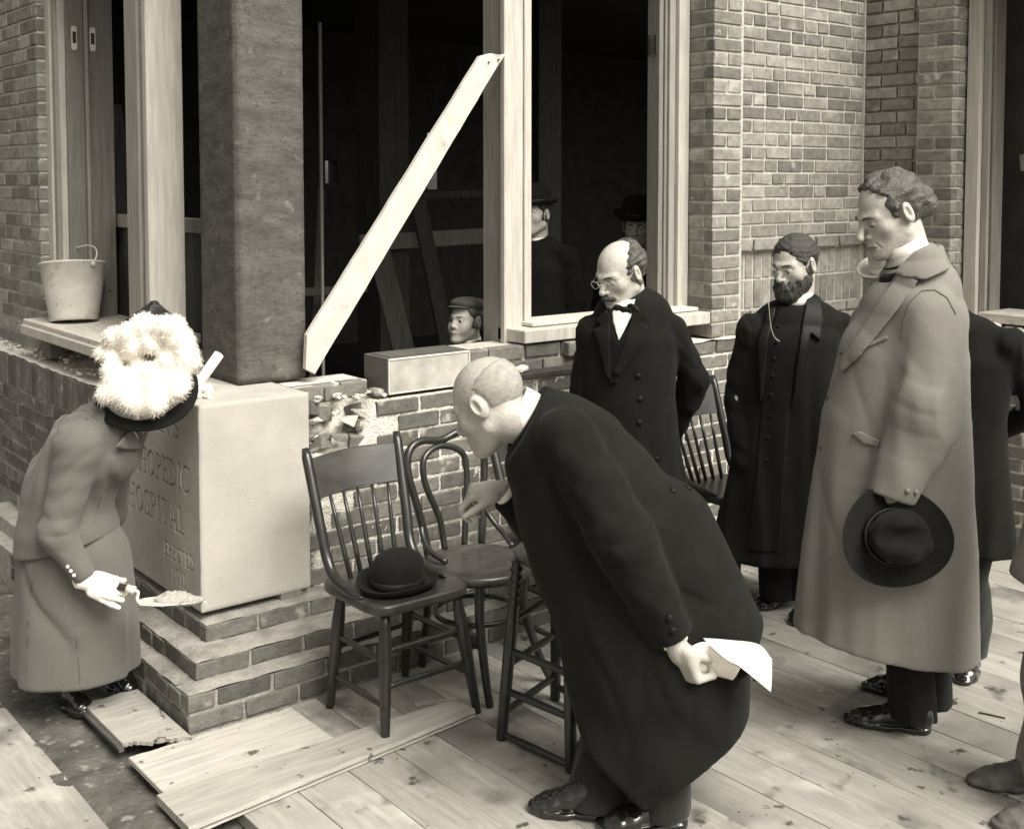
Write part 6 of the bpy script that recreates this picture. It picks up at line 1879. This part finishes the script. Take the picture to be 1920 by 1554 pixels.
def tall_stool():
    r = empty('tall_stool', (2.57, 2.94, 0), 'tall dark stool with many rungs standing in front of the bending man', 'stool')
    F = dict(a=(2.383, 3.031), b=(2.418, 2.722), c=(2.723, 3.151), d=(2.758, 2.842))
    cxy = np.array((2.57, 2.937)); TOPZ = .60
    L = {}
    for k, (x, y) in F.items():
        A = np.array((x, y, 0.0)); T_ = np.array((*(cxy+(np.array((x, y))-cxy)*.74), TOPZ))
        L[k] = (A, T_)
        ts = [0, .02, .3, .6, .75]+[.75+.25*i/22 for i in range(1, 23)]
        rad = [.0175, .0185, .0205, .021, .0195]+[.0195+.0035*math.sin(i*1.5) for i in range(1, 23)]
        MB().tube([A+(T_-A)*t for t in ts], rad, 12).build('leg', 'chair_wood', r, smooth=True)
    g = lambda k, z: L[k][0]+(L[k][1]-L[k][0])*(z/TOPZ)
    for a, b_, zs in (('a', 'b', (.30, .165, .018)), ('a', 'c', (.40, .25, .09)), ('b', 'd', (.37, .22, .06)), ('c', 'd', (.32, .18, .05))):
        for z in zs:
            p, q = g(a, z), g(b_, z)
            MB().tube([p+(q-p)*t for t in (0, .1, .5, .9, 1)], [.010, .0115, .0135, .0115, .010], 10).build('rung', 'chair_wood', r, smooth=True)
    MB().lathe([(.05, .595), (.150, .597), (.162, .605), (.164, .618), (.158, .628), (.14, .632), (.06, .628), (.001, .627)], (cxy[0], cxy[1], 0), n=48, cap=False).build('seat', 'chair_seat', r, smooth=True)
tall_stool()

h = empty('bowler_hat', (2.20, 3.375, .465), 'black bowler hat resting on the seat of the spindle back chair', 'hat')
lathe_hat(h, (2.20, 3.375, .468), (.03, -.02, 1), 1.04, 'hat_felt', 'ribbon', unit((1, .25, 0)))

# bucket on the left sill
def bucket():
    c = np.array((1.930, 5.80, 1.176)); ax = unit((.05, .16, 1.0))
    r = empty('bucket', c, 'battered pale mortar bucket with a wire handle on the left window sill', 'bucket')
    MB().lathe([(.001, .006), (.102, .006), (.105, .0), (.110, .0), (.112, .012), (.136, .15), (.152, .270), (.157, .274), (.157, .282), (.151, .284), (.147, .272), (.130, .15), (.106, .014), (.001, .012)], c, ax, 48, cap=False).build('pail', 'bucket_tin', r, smooth=True)
    MB().lathe([(.001, .205), (.06, .215), (.11, .212), (.139, .208)], c, ax, 32, cap=False).build('dried_mortar', 'pale_mortar', r, smooth=True)
    u = unit((-.28, .95, 0)); u = unit(u-ax*(u @ ax)); v = np.cross(ax, u)
    rim = c+ax*.262
    e1, e2 = rim-u*.160, rim+u*.160
    lean = unit(ax*.75+v*-.45)
    pts = [rim+u*.160*math.cos(t)+lean*.125*math.sin(t)**.8 for t in np.linspace(0.0, math.pi, 25)]
    MB().tube(pts, .0036, 8).build('wire_handle', 'wire', r, smooth=True)
    for e in (e1, e2):
        MB().lathe([(.012, -.004), (.014, 0), (.010, .006)], e, unit(e-rim), 14).build('handle_ear', 'bucket_tin', r, smooth=True)
bucket()

# rolled paper in a crumpled wrapper on top of the stone
pr = empty('paper_roll', (1.84, 4.16, 1.052), 'white paper roll propped in a crumpled wrapper on top of the cornerstone', 'paper')
a, b_ = np.array((1.812, 4.15, 1.078)), np.array((1.925, 4.17, 1.200))
ax = unit(b_-a); Lr = np.linalg.norm(b_-a)
MB().lathe([(.001, 0), (.019, 0), (.019, Lr), (.016, Lr), (.014, Lr-.02), (.001, Lr-.02)], a, ax, 20, cap=False).build('roll', 'paper', pr, smooth=True)
wrapf = union([ellip((1.815, 4.16, 1.072), (.045, .05, .026)), ellip((1.845, 4.13, 1.070), (.03, .035, .022)), ellip((1.80, 4.19, 1.082), (.03, .03, .03)), ellip((1.835, 4.18, 1.088), (.026, .024, .03))], .008)
soft('crumpled_wrapper', folds(wrapf, .016, 75, 3, (1, 1, 1)), *bnd([(1.74, 4.08, 1.045), (1.90, 4.25, 1.13)], .02), .0045, 'paper', pr, 0)

# metal box on the wall
mb = empty('metal_box', (2.79, 4.13, .985), 'long tarnished metal box standing on the brick base wall', 'box')
def rbx(x0, x1, y0, y1, z0, z1): return MB().box(x0, x1, y0, y1, z0, z1)
x0, x1, y0, y1, z0, z1 = 2.588, 3.005, 4.035, 4.215, .985, 1.137
rbx(x0, x1, y0, y1, z0, z1).build('box_body', 'tin_dark', mb, bevel=.004, seg=2)
rbx(x0+.012, x1-.012, y0-.0025, y0-.0005, z0+.012, z1-.012).build('front_panel', 'tin', mb)
for zz in (z0+.004, z1-.010): rbx(x0+.004, x1-.004, y0-.005, y0-.001, zz, zz+.007).build('edge_strip', 'steel', mb, bevel=.001)
for xx in (x0+.003, x1-.010): rbx(xx, xx+.007, y0-.005, y0-.001, z0+.012, z1-.012).build('edge_strip', 'steel', mb, bevel=.001)
rbx(x0+.02, x1-.02, y0+.02, y1-.02, z1+.001, z1+.004).build('lid_panel', 'tin_dark', mb, bevel=.001)
o = gridbox('wood_block', 'grey_wood', 2.545, 2.585, 4.05, 4.12, .975, 1.012, .001, 30, 4, base=(2.56, 4.08, .975))
tag(o, 'small wooden block beside the left end of the metal box', 'block')
o = join_lumps('mortar_heap', 'pale_mortar', None, [((3.22+random.uniform(-.12, .14), 4.06+random.uniform(-.02, .04), 1.012+random.uniform(0, .012)), random.uniform(.012, .028), k, (1.5, .9, .6)) for k in range(18)], base=(3.22, 4.06, 1.0), sub=2)
tag(o, 'heap of pale mortar droppings on the iron strip below the window post', 'mortar', kind='stuff')
# sticks and scraps on the plank floor
tag(MB().bar((2.30, 3.42, .004), (2.44, 3.36, .006), .014, .008).build('wood_stick', 'grey_board', base=(2.37, 3.39, .004)), 'small stick lying on the planks under the spindle back chair', 'stick')
tag(MB().bar((3.80, 2.14, .004), (3.83, 2.06, .004), .006, .004).build('twig', 'iron', base=(3.81, 2.1, .004)), 'tiny dark twig on the planks near the right edge', 'twig')
